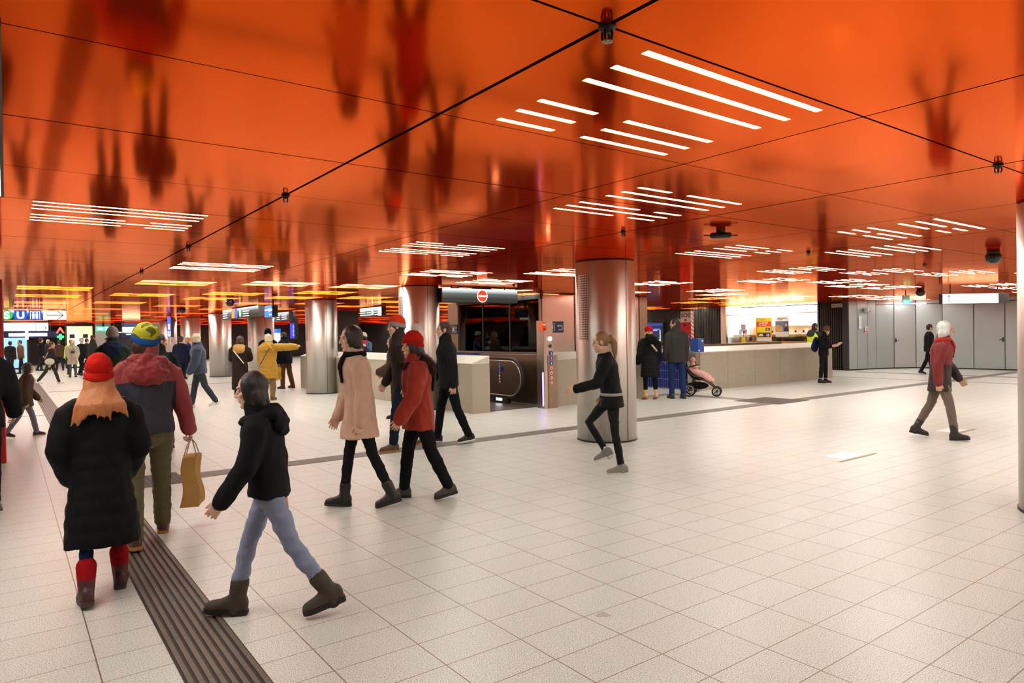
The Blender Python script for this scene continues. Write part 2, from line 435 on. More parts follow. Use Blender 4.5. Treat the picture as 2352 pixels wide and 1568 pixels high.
for k in range(-7, 17):
    n = -24 + rnd.randint(0, 3)
    while n < 100:
        x, y = .775 + 1.735*k, 2.2 + .5485*n
        az = math.degrees(math.atan2(y, x)); dep = x*.595 + y*.804
        seen = dep > 1.2 and 12 < az < 95
        ok = all(abs(k-a) > 0 or abs(n-b) > 3 for a, b in taken)
        inner = seen and ((x < 13.5 and y < 13 and not (x > 9.5 and y > 6.5)) or (x < 5 and y < 13.5) or (x < 1.9 and y < 22) or (x > 13 and y < 4))
        if x > 27.0 or y > 52 or x < -11 or y < -10: ok = False
        if not seen and x < 3.4 and y < 14: ok = False
        if ok and not inner and not (-.9 < x < .3 and 2.0 < y < 7): far.append((k, n, seen, x, y)); taken.add((k, n)); n += rnd.choice((6, 7, 8, 10)) if seen else 5
        else: n += 1
def where(x, y):
    if x > 11: return 'distant strip light cluster before the kiosk and steel walls'
    if x > 5: return 'distant strip light cluster beyond the escalator'
    return 'distant strip light cluster among the far columns on the left'
far.sort(key=lambda f: math.hypot(f[3], f[4])); shown = 0
for k, n, seen, x, y in far:
    pat = ''.join(rnd.choice('FFFab') for _ in range(6))
    if seen and shown < 230: shown += 1; light(k, n, pat, where(x, y), detail=math.hypot(x, y) < 15)
    else: light(k, n, pat, '', None)  # clusters beyond the view are added for the light they throw
tag(UNSEEN.build('ceiling_light', M_LED), 'further strip lights out of view, added for the light they give the hall', 'ceiling light', None, 'stuff')
build_ceiling()

# luminous panel set in the ceiling at the picture's edge
t = thing('light_panel', 'long white luminous panel with grey frame in the ceiling at the edge', 'light panel', (-.62, 4.36, H))
m = MB(); m.box(-.6, -1.62, -.025, -.56, 1.62, .01); m.box(.608, -1.62, -.014, .625, 1.62, .01); m.box(-.56, -1.62, -.014, .608, -1.58, .01); m.box(-.56, 1.58, -.014, .608, 1.62, .01)
m.build('frame', M_DARK, t); MB().box(-.56, -1.58, -.012, .608, 1.58, .01).build('diffuser', glow('panel_white', (1, .97, .92, 1), 4), t)

# small clamps at the seam crossings
t0 = None
for i, (x, y, lab) in enumerate(((1.642, 1.654, 'black prong sprinkler at the seam crossing, nearest and largest'), (1.642, 4.945, 'small black sprinkler on the seam, upper of the two over the left crowd'),
        (1.642, 8.236, 'small black sprinkler on the long seam before the far light clusters'), (1.642, 11.5, 'tiny black sprinkler on the long seam over the yellow green beanie'),
        (5.1, 1.654, 'black sprinkler on the seam beside the right hand steel column'), (5.1, 4.945, 'black sprinkler on the seam in front of the big steel column'),
        (8.58, 4.945, 'black sprinkler on the seam in front of the lit kiosk'), (8.58, 11.5, 'tiny black sprinkler over the escalator'), (12.05, 4.945, 'tiny black sprinkler over the walker with pale hair'))):
    if t0 is None:
        t = thing('ceiling_sprinkler', lab, 'sprinkler', (x, y, H), 0, 'sprinklers at the ceiling seams'); t0 = t
        MB().lathe([(.0, 0), (.028, 0), (.030, -.008), (.02, -.016), (.016, -.024), (0, -.024)], seg=20).build('base', M_BLACK, t, True)
        pr = MB()
        for a in range(4):
            q = a*PI/2 + .4; pr.tube([(.017*math.cos(q), .017*math.sin(q), -.016), (.019*math.cos(q), .019*math.sin(q), -.036), (.013*math.cos(q), .013*math.sin(q), -.052)], .0042, 6)
        pr.build('prongs', M_BLACK, t, True)
        MB().lathe([(0, -.05), (.017, -.05), (.019, -.054), (0, -.056)], seg=16).build('deflector', M_STEELD, t)
    else:
        t = copy_tree(t0); t.location = (x, y, H); t['label'] = lab

def dome(x, y, lab, r=.11, drop=.02):
    t = thing('dome_camera', lab, 'camera', (x, y, H), 0, 'dark dome cameras under the ceiling')
    MB().lathe([(0, 0), (r*.8, 0), (r*.85, -.03-drop), (0, -.03-drop)], seg=28).build('mount', M_BLACK, t, True)
    MB().lathe([(0, -.03-drop), (r, -.03-drop), (r*1.02, -.06-drop), (r*.9, -.06-drop-r*.55), (r*.55, -.06-drop-r*.9), (0, -.06-drop-r)], seg=28).build('dome', plain('smoked_dome', srgb(20, 14, 13), .12), t, True)
dome(4.72, 18.75, 'dark round dome camera over the two people in long coats')
dome(4.58, 24.09, 'smaller dark dome camera beside the vertical blue S sign', .11)
dome(10.75, 3.55, 'dark round dome camera beside the right steel column', .095, .03)
dome(19.76, 8.22, 'dark dome camera between exit sign and direction board')
dome(20.5, 19.0, 'small dark dome camera over the blue screen', .11)
t = thing('ceiling_projector', 'black two armed spotlight fixture hanging before the kiosk', 'spotlight', (5.86, 4.32, H))
MB().box(-.035, -.03, -.03, .035, .03, 0).build('mount', M_BLACK, t)
m = MB(); m.tube([(-.06, .055, -.06), (.06, -.055, -.06)], [(.042, .03), (.042, .03)], 16); m.build('lamp_body', M_BLACK, t, True)
MB().tube([(-.115, .115, -.055), (.115, -.115, -.065)], .007, 8).build('arm', M_BLACK, t, True)

# ------------------------------------------------------------------ steel columns
def column(y, label, vent=True, vdeg=0, seams=(0,)):
    t = thing('column', label, 'column', (7.03, y, 0)); t['kind'] = 'structure'
    r = .43
    MB().lathe([(0, .02), (r, .02), (r, H-.015), (0, H-.015)], seg=96).build('shaft', M_COLUMN, t, True)
    for p in t.children[0].data.polygons:
        if abs(p.normal.z) > .5: p.use_smooth = False
    MB().lathe([(0, 0), (r+.008, 0), (r+.008, .022), (0, .022)], seg=96).build('base_ring', M_BLACK, t)
    MB().lathe([(0, H-.016), (r-.012, H-.016), (r-.012, H), (0, H)], seg=64).build('shadow_gap', M_BLACK, t)
    back = math.atan2(-y, -7.03)
    m = MB()
    for s in seams:
        a = back + R(s); ca, sa = math.cos(a), math.sin(a)
        m.box(-.002, -.004, .03, .002, .004, H-.02, 0, Matrix.Translation((ca*r, sa*r, 0)) @ Matrix.Rotation(a, 4, 'Z'))
    m.build('joint', M_BLACK, t)
    if vent:
        # perforated ventilation field: dark backing behind a grid of bars
        g = MB(); b = MB(); a0 = back + R(vdeg); half = R(12.7); z0, z1 = 1.45, 2.37; n = 6; rows = 27
        def P(a, rr, z): return Vector((rr*math.cos(a), rr*math.sin(a), z))
        for i in range(12):
            u, w = a0-half+2*half*i/12, a0-half+2*half*(i+1)/12
            b.add([P(u, r+.001, z0), P(w, r+.001, z0), P(w, r+.001, z1), P(u, r+.001, z1)], [(0, 1, 2, 3)])
        def bar(u0, u1, za, zb):
            k = max(1, int(abs(u1-u0)/R(2))); 
            for i in range(k):
                u, w = u0+(u1-u0)*i/k, u0+(u1-u0)*(i+1)/k
                q = [P(u, r-.002, za), P(w, r-.002, za), P(w, r-.002, zb), P(u, r-.002, zb), P(u, r+.0045, za), P(w, r+.0045, za), P(w, r+.0045, zb), P(u, r+.0045, zb)]
                g.add(q, [(0,3,2,1),(4,5,6,7),(0,1,5,4),(1,2,6,5),(2,3,7,6),(3,0,4,7)])
        da = 2*half/n; dz = (z1-z0)/rows
        for i in range(n+1): bar(a0-half+da*(i-.22), a0-half+da*(i+.22), z0-.004, z1+.004)
        for j in range(rows+1): bar(a0-half, a0+half, z0+dz*(j-.22), z0+dz*(j+.22))
        v = b.build('vent_backing', M_BLACK, t); g.build('vent_grille', M_COLUMN, t)
    return t
column(1.70, 'brushed steel column cut off at the right edge', False, seams=(120,))
column(7.2, 'brushed steel column standing alone in the centre, largest in view', True, -47, (43, 150))
column(12.79, 'brushed steel column behind the red coat, beside the no entry sign', True, -66, (24,))
column(18.38, 'brushed steel column behind the pale coat', True, -66, (18,))
column(23.97, 'brushed steel column behind the yellow jacket', True, -66, (18,))
column(29.56, 'brushed steel column left of the long dark coat', False, 0, (22,))
column(35.15, 'brushed steel column behind the striding padded jacket', False, 0, (10,))
column(40.74, 'brushed steel column furthest back in the row', False, 0, (10,))
# ------------------------------------------------------------------ granite parapets round the stairs
def granite(name, lo, hi, sc=150):
    t = NT(name); c = t.coord(); f = t.noise(c, sc, 3, .7); g = t.noise(c, 1.6, 4); s = t.n('SeparateXYZ'); t.l(c, s.inputs[0])
    j = t.math('MAXIMUM', t.band(s.outputs[0], .62, 1.25, .006), t.band(s.outputs[1], .62, 1.25, .006))
    r = t.n('ValToRGB'); t.l(f, r.inputs[0]); r.color_ramp.elements[0].position = .35; r.color_ramp.elements[0].color = lo; r.color_ramp.elements[1].position = .62; r.color_ramp.elements[1].color = hi
    k = t.mix(t.math('MULTIPLY', g, .35), r.outputs[0], lo)
    t.l(t.mix(j, k, srgb(70, 58, 48)), t.p.inputs['Base Color']); t.set(Roughness=.42); return t.m
M_GRAN = granite('granite', srgb(138, 118, 98), srgb(206, 190, 170))
M_CAP = granite('granite_cap', srgb(190, 176, 158), srgb(232, 222, 206))
def tile_mat():
    t = NT('blue_wall_tile'); c = t.coord(); s = t.n('SeparateXYZ'); t.l(c, s.inputs[0])
    h = t.math('ADD', s.outputs[0], s.outputs[1])
    j = t.math('MAXIMUM', t.band(h, 0, .075, .006), t.band(s.outputs[2], .02, .235, .008))
    t.l(t.mix(j, t.mix(t.noise(c, 5, 2), srgb(10, 22, 92), srgb(20, 40, 132)), srgb(150, 150, 165)), t.p.inputs['Base Color'])
    t.set(Roughness=.18); t.bump(t.math('SUBTRACT', 1, j), .4, .003); return t.m
M_TILE = tile_mat()
def rib_mat():
    return plain('dark_ribbed_cladding', srgb(62, 54, 47), .5, .35, .08, 4)
def parapet(name, x0, x1, y0, y1, inner, label, top=1.0, rise=.14):
    """Upright granite wall; the cap slopes up towards the side named by inner: '+x', '-x', '+y'."""
    m = MB(); m.box(x0, y0, 0, x1, y1, top-.02, 0)
    z0, z1 = top, top+rise
    hi = {'+x': (z0, z1, z1, z0), '+y': (z0, z0, z1, z1), '-x': (z1, z0, z0, z1)}[inner]
    vs = [(x0, y0, top-.015), (x1, y0, top-.015), (x1, y1, top-.015), (x0, y1, top-.015), (x0, y0, hi[0]), (x1, y0, hi[1]), (x1, y1, hi[2]), (x0, y1, hi[3])]
    m.add(vs, [(0,3,2,1),(4,5,6,7),(0,1,5,4),(1,2,6,5),(2,3,7,6),(3,0,4,7)], 1)
    o = m.build(name, [M_GRAN, M_CAP]); return struct(o, label, 'stone parapet')
parapet('wall_1', 7.30, 7.72, 11.2, 20.9, '+x', 'granite parapet with slanted cap on the near side of the escalator', .985)
parapet('wall_2', 9.42, 12.1, 11.12, 11.54, '+y', 'low granite wall right of the steel post, behind the big column')
struct(MB().box(9.30, 11.25, 0, 9.41, 13.9, 1.06).box(9.28, 11.25, 1.06, 9.43, 13.9, 1.09).build('wall_3', M_STEELD), 'brown steel cladding beside the escalator handrail', 'wall')
struct(MB().box(9.415, 11.14, 0, 9.43, 13.9, 1.0).build('wall_4', M_TILE), 'narrow strip of dark blue tiles beside the steel post', 'wall')
struct(MB().box(10.9, 13.6, 0, 11.0, 20.4, 1.03).build('wall_5', M_TILE), 'blue tiled wall under the glass lift enclosure', 'wall')
# counter: stone parapet with a tiled flank
m = MB(); m.box(14.47, 11.35, 0, 21.0, 11.77, 1.0, 0)
m.add([(14.45, 11.33, .985), (21.02, 11.33, .985), (21.02, 11.77, .985), (14.45, 11.77, .985), (14.45, 11.33, 1.01), (21.02, 11.33, 1.01), (21.02, 11.77, 1.13), (14.45, 11.77, 1.13)],
      [(0,3,2,1),(4,5,6,7),(0,1,5,4),(1,2,6,5),(2,3,7,6),(3,0,4,7)], 1)
struct(m.build('wall_6', [M_GRAN, M_CAP]), 'long pale granite counter wall in front of the lit kiosk', 'stone parapet')
m = MB(); m.box(14.47, 11.79, 0, 14.6, 13.5, .985, 0); m.box(14.43, 11.79, .985, 14.9, 13.5, 1.06, 1)
struct(m.build('wall_7', [M_TILE, M_CAP]), 'blue tiled wall with white ledge behind the pushchair', 'wall')
struct(MB().box(14.6, 15.3, 0, 24.5, 15.5, 1.08).build('wall_8', M_STEELD), 'beige steel parapet behind the granite counter', 'wall')
struct(MB().box(21.0, 11.78, 0, 21.2, 15.3, 1.0).build('wall_9', M_GRAN), 'short granite return wall at the end of the counter', 'wall')

# ------------------------------------------------------------------ escalator
t = thing('escalator', 'escalator with rounded black handrail between the granite parapet and the steel cladding', 'escalator', (8.5, 11.3, 0))
def stadium(x, y0, y1, zb, zt, grow=0.0, n=14):
    r = (zt-zb)/2; zc = (zt+zb)/2; pts = []
    for i in range(n+1):
        a = PI/2 + PI*i/n; pts.append((y0+r+math.cos(a)*(r+grow), zc+math.sin(a)*(r+grow)))
    return [(y1, zt+grow)] + pts + [(y1, zb-grow)]
for x, nm in ((-.66, 'a'), (.42, 'b')):
    out = stadium(0, .40, 7.5, .17, .98)
    m = MB(); L = len(out)
    vs = [(x-.03, y, z) for y, z in out] + [(x+.03, y, z) for y, z in out]
    m.add(vs, [tuple(range(L)), tuple(range(2*L-1, L-1, -1))] + [(i, L+i, L+i+1, i+1) for i in range(L-1)] + [(L-1, 2*L-1, L, 0)])
    b = m.build('balustrade', M_STEELD, t)
    path = stadium(0, .40, 7.5, .17, .98, .03)
    MB().tube([(x, y, z) for y, z in path], [(.045, .028)]*len(path), 10, side=(1, 0, 0)).build('handrail', M_RUB, t, True)
    inner = stadium(0, .40, 7.5, .17, .98, -.02)
    for dx in (-.034, .034): MB().tube([(x+dx, y, z) for y, z in inner], .012, 8, side=(1, 0, 0)).build('rail_trim', M_STEEL, b, True)
    MB().box(x-.05, .9, 0, x+.05, 7.5, .19).build('skirt', M_DARK, t)
    MB().box(x-.052, 1.1, .07, x-.050, 1.32, .12).build('light_slot', glow('cool_light', (.75, .8, 1, 1), 12), t, loc=(0, 0, 0))
m = MB(); m.box(-.72, .0, 0, .72, 1.3, .004, 1)
for i in range(30): m.box(-.7, .02+i*.043, .004, .7, .045+i*.043, .010, 0)
m.build('landing_plate', [plain('ribbed_plate', srgb(112, 100, 86), .45, .6), MTB], t)
for i in range(5): MB().box(-.6, 1.32+i*.4, .0, .36, 1.70+i*.4, .012).build('step', M_DARK, t)
# stickers on the balustrade
B = Matrix.Translation((.388, 1.2, 0)) @ FACE_MX
s = MB()
b2 = [c for c in t.children if c.name.startswith('balustrade')][1]
def pictos(parent, B, x, y, sz, horiz=False):
    for i in range(7):
        q = y - i*sz*1.08
        if i < 3 or (i == 3 and horiz):
            MB().prism([(x+sz*.5*math.cos(a*PI/8), q+sz*.5*math.sin(a*PI/8)) for a in range(16)], 0, .003, 0, B).build('pictogram', M_BLUEP, parent)
            MB().box(x-sz*.10, q-sz*.28, .003, x+sz*.10, q+sz*.2, .005, 0, B).build('pictogram_mark', M_WHITE, parent)
        else:
            MB().prism([(x+sz*.5*math.cos(a*PI/8), q+sz*.5*math.sin(a*PI/8)) for a in range(16)], 0, .002, 0, B).build('pictogram', M_RED, parent)
            MB().prism([(x+sz*.36*math.cos(a*PI/8), q+sz*.36*math.sin(a*PI/8)) for a in range(16)], .002, .004, 0, B).build('pictogram_field', M_WHITE, parent)
            MB().box(x-sz*.12, q-sz*.2, .004, x+sz*.12, q+sz*.14, .005, 0, B).build('pictogram_mark', M_DARK, parent)
pictos(b2, B, 0, .90, .064, True)
MB().box(.06, .72, 0, .16, .82, .003, 0, B).build('sticker', M_NAVY, b2)

# ------------------------------------------------------------------ steel service post
t = thing('service_post', 'slim steel post with orange alarm box and pictograms beside the escalator', 'post', (9.08, 10.93, 0))
MB().box(-.18, 0, 0, .07, .24, 1.82, bev=.006).build('post_body', M_STEEL, t)
MB().box(-.08, -.012, 0, .17, .0, 1.1, bev=.003).build('cover_plate', M_STEELD, t)
a = MB().box(-.235, -.03, 1.60, -.12, .10, 1.79, bev=.008).build('alarm_box', M_ORANGE, t)
MB().box(-.225, -.034, 1.72, -.14, -.028, 1.75).build('alarm_label', M_WHITE, a)
MB().lathe([(0, 0), (.022, 0), (.026, .01), (0, .014)], seg=20, M=Matrix.Translation((-.175, -.03, 1.645)) @ FACE_MY).build('alarm_button', plain('button_red', srgb(170, 30, 20), .4), a)
MB().lathe([(0, 0), (.045, 0), (.040, .012), (0, .02)], seg=24, M=Matrix.Translation((-.01, -.002, 1.44)) @ FACE_MY).build('signal_lamp', glow('signal_pink', (1, .62, .66, 1), 12), t)
MB().lathe([(0, 0), (.04, 0), (.04, .01), (0, .01)], seg=24, M=Matrix.Translation((-.01, -.002, 1.29)) @ FACE_MY).build('loudspeaker', M_DARK, t)
pictos(t, Matrix.Translation((.01, -.013, 1.14)) @ FACE_MY, 0, 0, .095)
MB().box(-.185, .02, .05, -.18, .06, .75).build('blue_light', glow('blue_led', (.22, .15, 1, 1), 3.5), t)

# ------------------------------------------------------------------ glass lift enclosure
t = thing('lift_enclosure', 'dark glass lift enclosure with steel corner panels behind the escalator', 'lift', (10.9, 13.5, 0))
def glassmat(name, tint):
    g = NT(name); tr = g.n('BsdfTransparent'); tr.inputs[0].default_value = tint; gl = g.n('BsdfGlossy'); gl.inputs['Roughness'].default_value = .02
    fr = g.n('Fresnel'); fr.inputs[0].default_value = 1.5; mx = g.n('MixShader'); g.l(fr.outputs[0], mx.inputs[0]); g.l(tr.outputs[0], mx.inputs[1]); g.l(gl.outputs[0], mx.inputs[2]); g.l(mx.outputs[0], g.out.inputs[0]); return g.m
M_GLASS = glassmat('dark_glass', (.35, .38, .38, 1)); M_CLEAR = glassmat('clear_glass', (.95, .97, .96, 1))
MB().box(0, 0, 1.04, .03, .07, 2.52).build('corner_post', M_STEELD, t)
m = MB().box(-.01, 3.93, 1.03, .12, 4.5, 2.52); sp = m.build('end_panel', M_STEELD, t)
MB().box(-.012, 0, 1.03, .1, 4.0, 1.075).build('sill', M_STEELD, t)
MB().box(-.012, 0, 2.44, .1, 4.0, 2.56).build('head_rail', M_DARK, t)
for i in range(3):
    MB().box(.03, .07+i*1.29, 1.07, .045, .07+(i+1)*1.29-.03, 2.44).build('glass_pane', M_GLASS, t)
    if i: MB().box(.01, .04+i*1.29, 1.07, .06, .075+i*1.29, 2.44).build('mullion', M_DARK, t)
m = MB(); m.box(.05, 0, 0, 1.14, .08, 2.55); m.box(.06, -.012, 1.10, 1.08, 0, 2.50); m.build('front_cladding', M_STEEL, t)
m = MB(); m.box(1.16, -.03, 0, 1.28, .1, 2.56); m.box(1.30, 0, 0, 2.5, .08, 2.56); m.box(2.52, 0, 0, 3.6, .08, 2.56); m.build('lift_door', M_STEEL, t)
MB().box(3.61, -.03, 0, 3.92, .6, 2.56).build('corner_panel', M_STEELD, t)
MB().box(2.9, .6, 0, 3.9, 4.5, 2.56).build('rear_wall', plain('shaft_black', srgb(20, 19, 18), .5), t)
MB().box(1.0, 1.4, 1.1, 1.6, 2.6, 2.3).build('lift_car', plain('lift_car_dark', srgb(36, 33, 30), .35, .4), t)
MB().box(.97, 2.1, 1.12, .995, 2.22, 1.28).build('car_lamp', glow('lift_lamp', (1, .9, .7, 1), 5), t)
MB().box(.97, 1.7, 1.12, .995, 1.8, 1.28).build('car_lamp', glow('lift_lamp', (1, .9, .7, 1), 5), t)
def dirsign(par, B, x0, y0, w, h, flip):
    o = MB().box(x0, y0, 0, x0+w, y0+h, .02, 0, B).build('direction_sign', M_NAVY, par)
    p = MB(); k = x0+w*(.24 if flip else .74); q = .020
    cx = -1 if not flip else 1
    def seg(a, b, c, d): p.box(min(a, c), min(b, d), q, max(a, c), max(b, d), q+.004, 0, B)
    u = w*.13
    if flip:      # arrow turning right
        seg(x0+u*.5, y0+h*.22, x0+u*2, y0+h*.27); seg(x0+u*.5, y0+h*.22, x0+u*.72, y0+h*.62); seg(x0+u*.5, y0+h*.57, x0+u*2.2, y0+h*.63)
        for sg in (-1, 1): p.box(-h*.13, -.006, q, 0, .006, q+.004, 0, B @ Matrix.Translation((x0+u*2.3, y0+h*.60, 0)) @ Matrix.Rotation(sg*PI/4, 4, 'Z'))
        lx = x0+w*.45
    else:
        seg(x0+w-u*2.2, y0+h*.22, x0+w-u*.5, y0+h*.27); seg(x0+w-u*.72, y0+h*.22, x0+w-u*.5, y0+h*.62); seg(x0+w-u*2.4, y0+h*.57, x0+w-u*.5, y0+h*.63)
        for sg in (-1, 1): p.box(0, -.006, q, h*.13, .006, q+.004, 0, B @ Matrix.Translation((x0+w-u*2.5, y0+h*.60, 0)) @ Matrix.Rotation(sg*PI/4, 4, 'Z'))
        lx = x0+w*.24
    for a, b, c, d in ((0, .15, .27, .18), (0, .80, .27, .83), (0, .15, .02, .83), (.25, .15, .27, .83)): seg(lx+w*a, y0+h*b, lx+w*c, y0+h*d)
    p.box(lx+w*.09, y0+h*.3, q, lx+w*.18, y0+h*.68, q+.004, 0, B)
    p.build('sign_marks', M_WHITE, o)
    if not flip:
        text('sign_letter', 'U', h*.34, x0+w*.03, y0+h*.58, .021, M_WHITE, o, B); text('sign_letter', 'S', h*.34, x0+w*.03, y0+h*.14, .021, M_WHITE, o, B)
    else:
        text('sign_letter', 'U', h*.30, x0+w*.82, y0+h*.58, .021, M_WHITE, o, B); text('sign_letter', 'S', h*.30, x0+w*.82, y0+h*.16, .021, M_WHITE, o, B)
dirsign(t, Matrix.Translation((0, -.012, 0)) @ FACE_MY, .12, 1.57, .62, .29, False)
dirsign(t, Matrix.Translation((-.012, 4.46, 0)) @ FACE_MX, .02, 1.58, .50, .28, True)

# ------------------------------------------------------------------ rear walls
def ribbed(name, x, y0, y1, label, z1=H, pitch=.085):
    m = MB(); n = int((y1-y0)/pitch); P = []
    for i in range(n):
        y = y0 + i*pitch; P += [(x, y), (x-.022, y+pitch*.12), (x-.022, y+pitch*.62), (x, y+pitch*.74)]
    P.append((x, y1))
    vs = [(a, b, 0) for a, b in P] + [(a, b, z1) for a, b in P]; L = len(P)
    m.add(vs, [(i, i+1, L+i+1, L+i) for i in range(L-1)]); m.box(x, y0, 0, x+.2, y1, z1)
    return struct(m.build(name, rib_mat()), label, 'wall')
ribbed('wall_right', 25.2, 13.0, 14.15, 'dark ribbed wall strip right of the lit kiosk')
ribbed('wall_back', 25.2, 18.62, 62, 'long dark ribbed wall left of the lit kiosk')
# steel panel wall: a run of flat panels that turns the corner
pts = [(25.0, 12.92), (25.48, 12.80), (26.06, 12.70), (26.5, 12.60), (27.28, 12.30), (27.95, 11.80), (28.25, 11.0), (28.25, 9.97), (28.25, 9.0), (28.25, 7.9), (28.25, 6.8), (28.25, 5.7), (28.25, 3.5), (28.25, 1.2), (28.25, -2), (28.25, -6), (28.25, -13)]
m = MB(); fr = MB()
doors = {4: ('door_1', 'narrow grey steel door with black handle in the curved steel wall'), 7: ('door_2', 'wide beige steel door under the direction board')}
mats = {}
for i in range(len(pts)-1):
    a, b = Vector(pts[i]), Vector(pts[i+1]); d = b-a; L = d.length; ang = math.atan2(d.y, d.x)
    M = Matrix.Translation((a.x, a.y, 0)) @ Matrix.Rotation(ang, 4, 'Z')
    fr.box(0, .045, 0, L, .12, H, 0, M)
    fr.box(0, -.004, 0, L, .045, .035, 0, M)
    if i in doors:
        t = thing(doors[i][0], doors[i][1], 'door', (a.x, a.y, 0), ang); t['kind'] = 'structure'
        MB().box(.014, 0, .04, L-.014, .04, 2.42, bev=.004).build('door_leaf', M_PANEL, t)
        MB().box(.014, 0, 2.44, L-.014, .04, H).build('door_header', M_PANEL, t)
        h = MB(); hx = L-.05 if i == 7 else .06; h.box(hx-.02, -.03, 1.0, hx+.02, 0, 1.16); h.tube([(hx, -.05, 1.08), (hx-.09 if i == 7 else hx+.09, -.05, 1.08)], .011, 8); h.build('door_handle', M_BLACK, t)
    else:
        m.box(.010, 0, .04, L-.010, .045, 2.44 if i > 2 else H, 0, M, bev=.004)
        if i > 2: m.box(.010, 0, 2.46, L-.010, .045, H, 0, M)
struct(fr.build('trim_7', M_BLACK), 'black joints and base strip of the steel panel wall', 'joint')
struct(m.build('wall_east', M_PANEL), 'curved wall of tall smooth steel panels at the right', 'wall')
struct(MB().box(25.0, 12.9, 0, 25.2, 13.1, H).build('wall_corner', M_DARK), 'dark wall corner beside the steel panels', 'wall')
struct(MB().box(23.2, 6.55, 0, 23.4, 6.75, H).build('trim_8', M_BLACK), 'black upright frame beside the right column', 'frame')
# small things on the steel wall
def board(name, label, cat, x, y, ang, z0, w, h, mat, dz=.02):
    t = thing(name, label, cat, (x, y, 0), ang)
    B = FACE_MY
    MB().box(0, z0, .002, w, z0+h, .002+dz, 0, B).build('plate', mat, t); return t, B
a1 = math.atan2(pts[2][1]-pts[1][1], pts[2][0]-pts[1][0])
t, B = board('fire_hose_sign', 'red fire equipment sign sticking out high on the grey steel wall', 'sign', 25.78, 12.68, a1, 2.16, .30, .16, plain('sign_red', srgb(150, 22, 18), .4), .03)
MB().box(.05, 2.18, .033, .12, 2.30, .036, 0, B).box(.17, 2.19, .033, .25, 2.22, .036, 0, B).box(.19, 2.24, .033, .26, 2.30, .036, 0, B).build('flame_symbol', M_WHITE, t)
MB().box(-.02, 2.16, .002, .0, 2.32, .18, 0, B).build('side_plate', M_WHITE, t)
t, B = board('notice_sheet', 'tall white notice sheet taped to the grey steel door panel', 'notice', 25.52, 12.76, a1, 1.55, .14, .46, M_WHITE, .006)
m = MB()
for i in range(14): m.box(.02, 1.58+i*.03, .008, .12, 1.59+i*.03, .0095, 0, B)
m.build('print_lines', plain('print_grey', srgb(130, 128, 126), .6), t)
t, B = board('fire_label', 'small red and white fire label on the grey steel door panel', 'label', 25.86, 12.69, a1, 1.38, .15, .24, M_WHITE, .006)
MB().box(.02, 1.40, .008, .13, 1.46, .010, 0, B).box(.06, 1.47, .008, .12, 1.60, .010, 0, B).build('red_symbol', M_RED, t)
t = thing('arrow_sign', 'white arrow sign reading SPZ on the dark ribbed wall', 'sign', (25.17, 13.6, 0))
B = FACE_MX
MB().box(0, 2.36, 0, .42, 2.5, .02, 0, B).build('plate', M_TIN, t); text('lettering', 'SPZ', .11, .21, 2.39, .021, M_BLACK, t, B)
MB().box(.05, 2.424, .02, .18, 2.438, .023, 0, B).prism([(.03, 2.431), (.08, 2.405), (.08, 2.457)], .02, .023, 0, B).build('arrow', M_BLACK, t)

# ------------------------------------------------------------------ shell outside the frame
M_SHELL = plain('hall_plaster', srgb(196, 176, 156), .7)
struct(MB().box(-16, -14, 0, 32, -13.8, H).build('wall_front', M_SHELL), 'plain hall wall behind the viewer', 'wall')
struct(MB().box(-16, -14, 0, -15.8, 62, H).build('wall_left', M_SHELL), 'plain hall wall far to the left', 'wall')
struct(MB().box(-16, 56, 0, 26, 56.2, H).build('wall_north', plain('far_wall_dark', srgb(58, 44, 38), .55)), 'dark end wall far at the back left', 'wall')
# ------------------------------------------------------------------ lit kiosk
t = thing('kiosk', 'brightly lit kiosk window with white glowing letters behind the granite counter', 'kiosk', (25.2, 18.5, 0))
# local: viewer looks along +X, shop runs from y=0 (left) to y=-4.35 (right), interior goes to +x
W = 4.35
M_KW = plain('kiosk_white', srgb(250, 246, 238), .5, var=.02)
m = MB(); m.box(2.4, -W, 0, 2.5, 0, H, 0); m.box(0, -W-.0, 0, 2.4, -W+.05, H, 0); m.box(0, -.05, 0, 2.4, 0, H, 0); m.box(0, -W, 0, 2.4, 0, .9, 0)
m.build('shop_walls', M_KW, t)
MB().box(.15, -W+.1, H-.03, 2.35, -.1, H-.01).build('luminous_ceiling', glow('kiosk_ceiling', (1, .95, .88, 1), 2.3), t)
MB().box(-.02, -.14, 0, .12, .12, H).build('window_post', M_STEEL, t)
MB().box(.0, -W+.02, .92, .012, -.14, 2.20).build('glass_pane', M_CLEAR, t)
m = MB(); m.box(-.06, -W, 2.50, .02, -.98, H-.02); m.build('fascia', plain('fascia_violet', srgb(70, 56, 92), .5), t)
MB().box(-.065, -W, 2.535, -.06, -.98, 2.55).build('fascia_light', glow('fascia_line', (1, .97, 1, 1), 5), t)
let = MB(); rl = random.Random(3); y = -.36
while y > -3.75:
    w = rl.choice((.06, .10, .10, .11, .13)); h = rl.choice((.13, .13, .19))
    k = rl.choice('nouil')
    if k in 'il': let.box(-.06, y-.035, 2.27, 0, y, 2.27+h+.02)
    else:
        let.box(-.06, y-.035, 2.27, 0, y, 2.27+h); let.box(-.06, y-w, 2.27, 0, y-w+.035, 2.40)
        if k in 'no': let.box(-.06, y-w, 2.37, 0, y, 2.405)
        if k in 'uo': let.box(-.06, y-w, 2.27, 0, y, 2.305)
    y -= (w if k not in 'il' else .035)+.035
let.build('glowing_letters', glow('letter_white', (1, .98, 1, 1), 2.2), t)
MB().box(-.02, -W, 2.20, .02, -.14, 2.235).build('window_rail', M_KW, t)
for z in (1.30, 1.02): MB().box(.5, -W+.06, z-.03, 2.38, -.16, z+.06).build('shelf', M_WOOD, t)
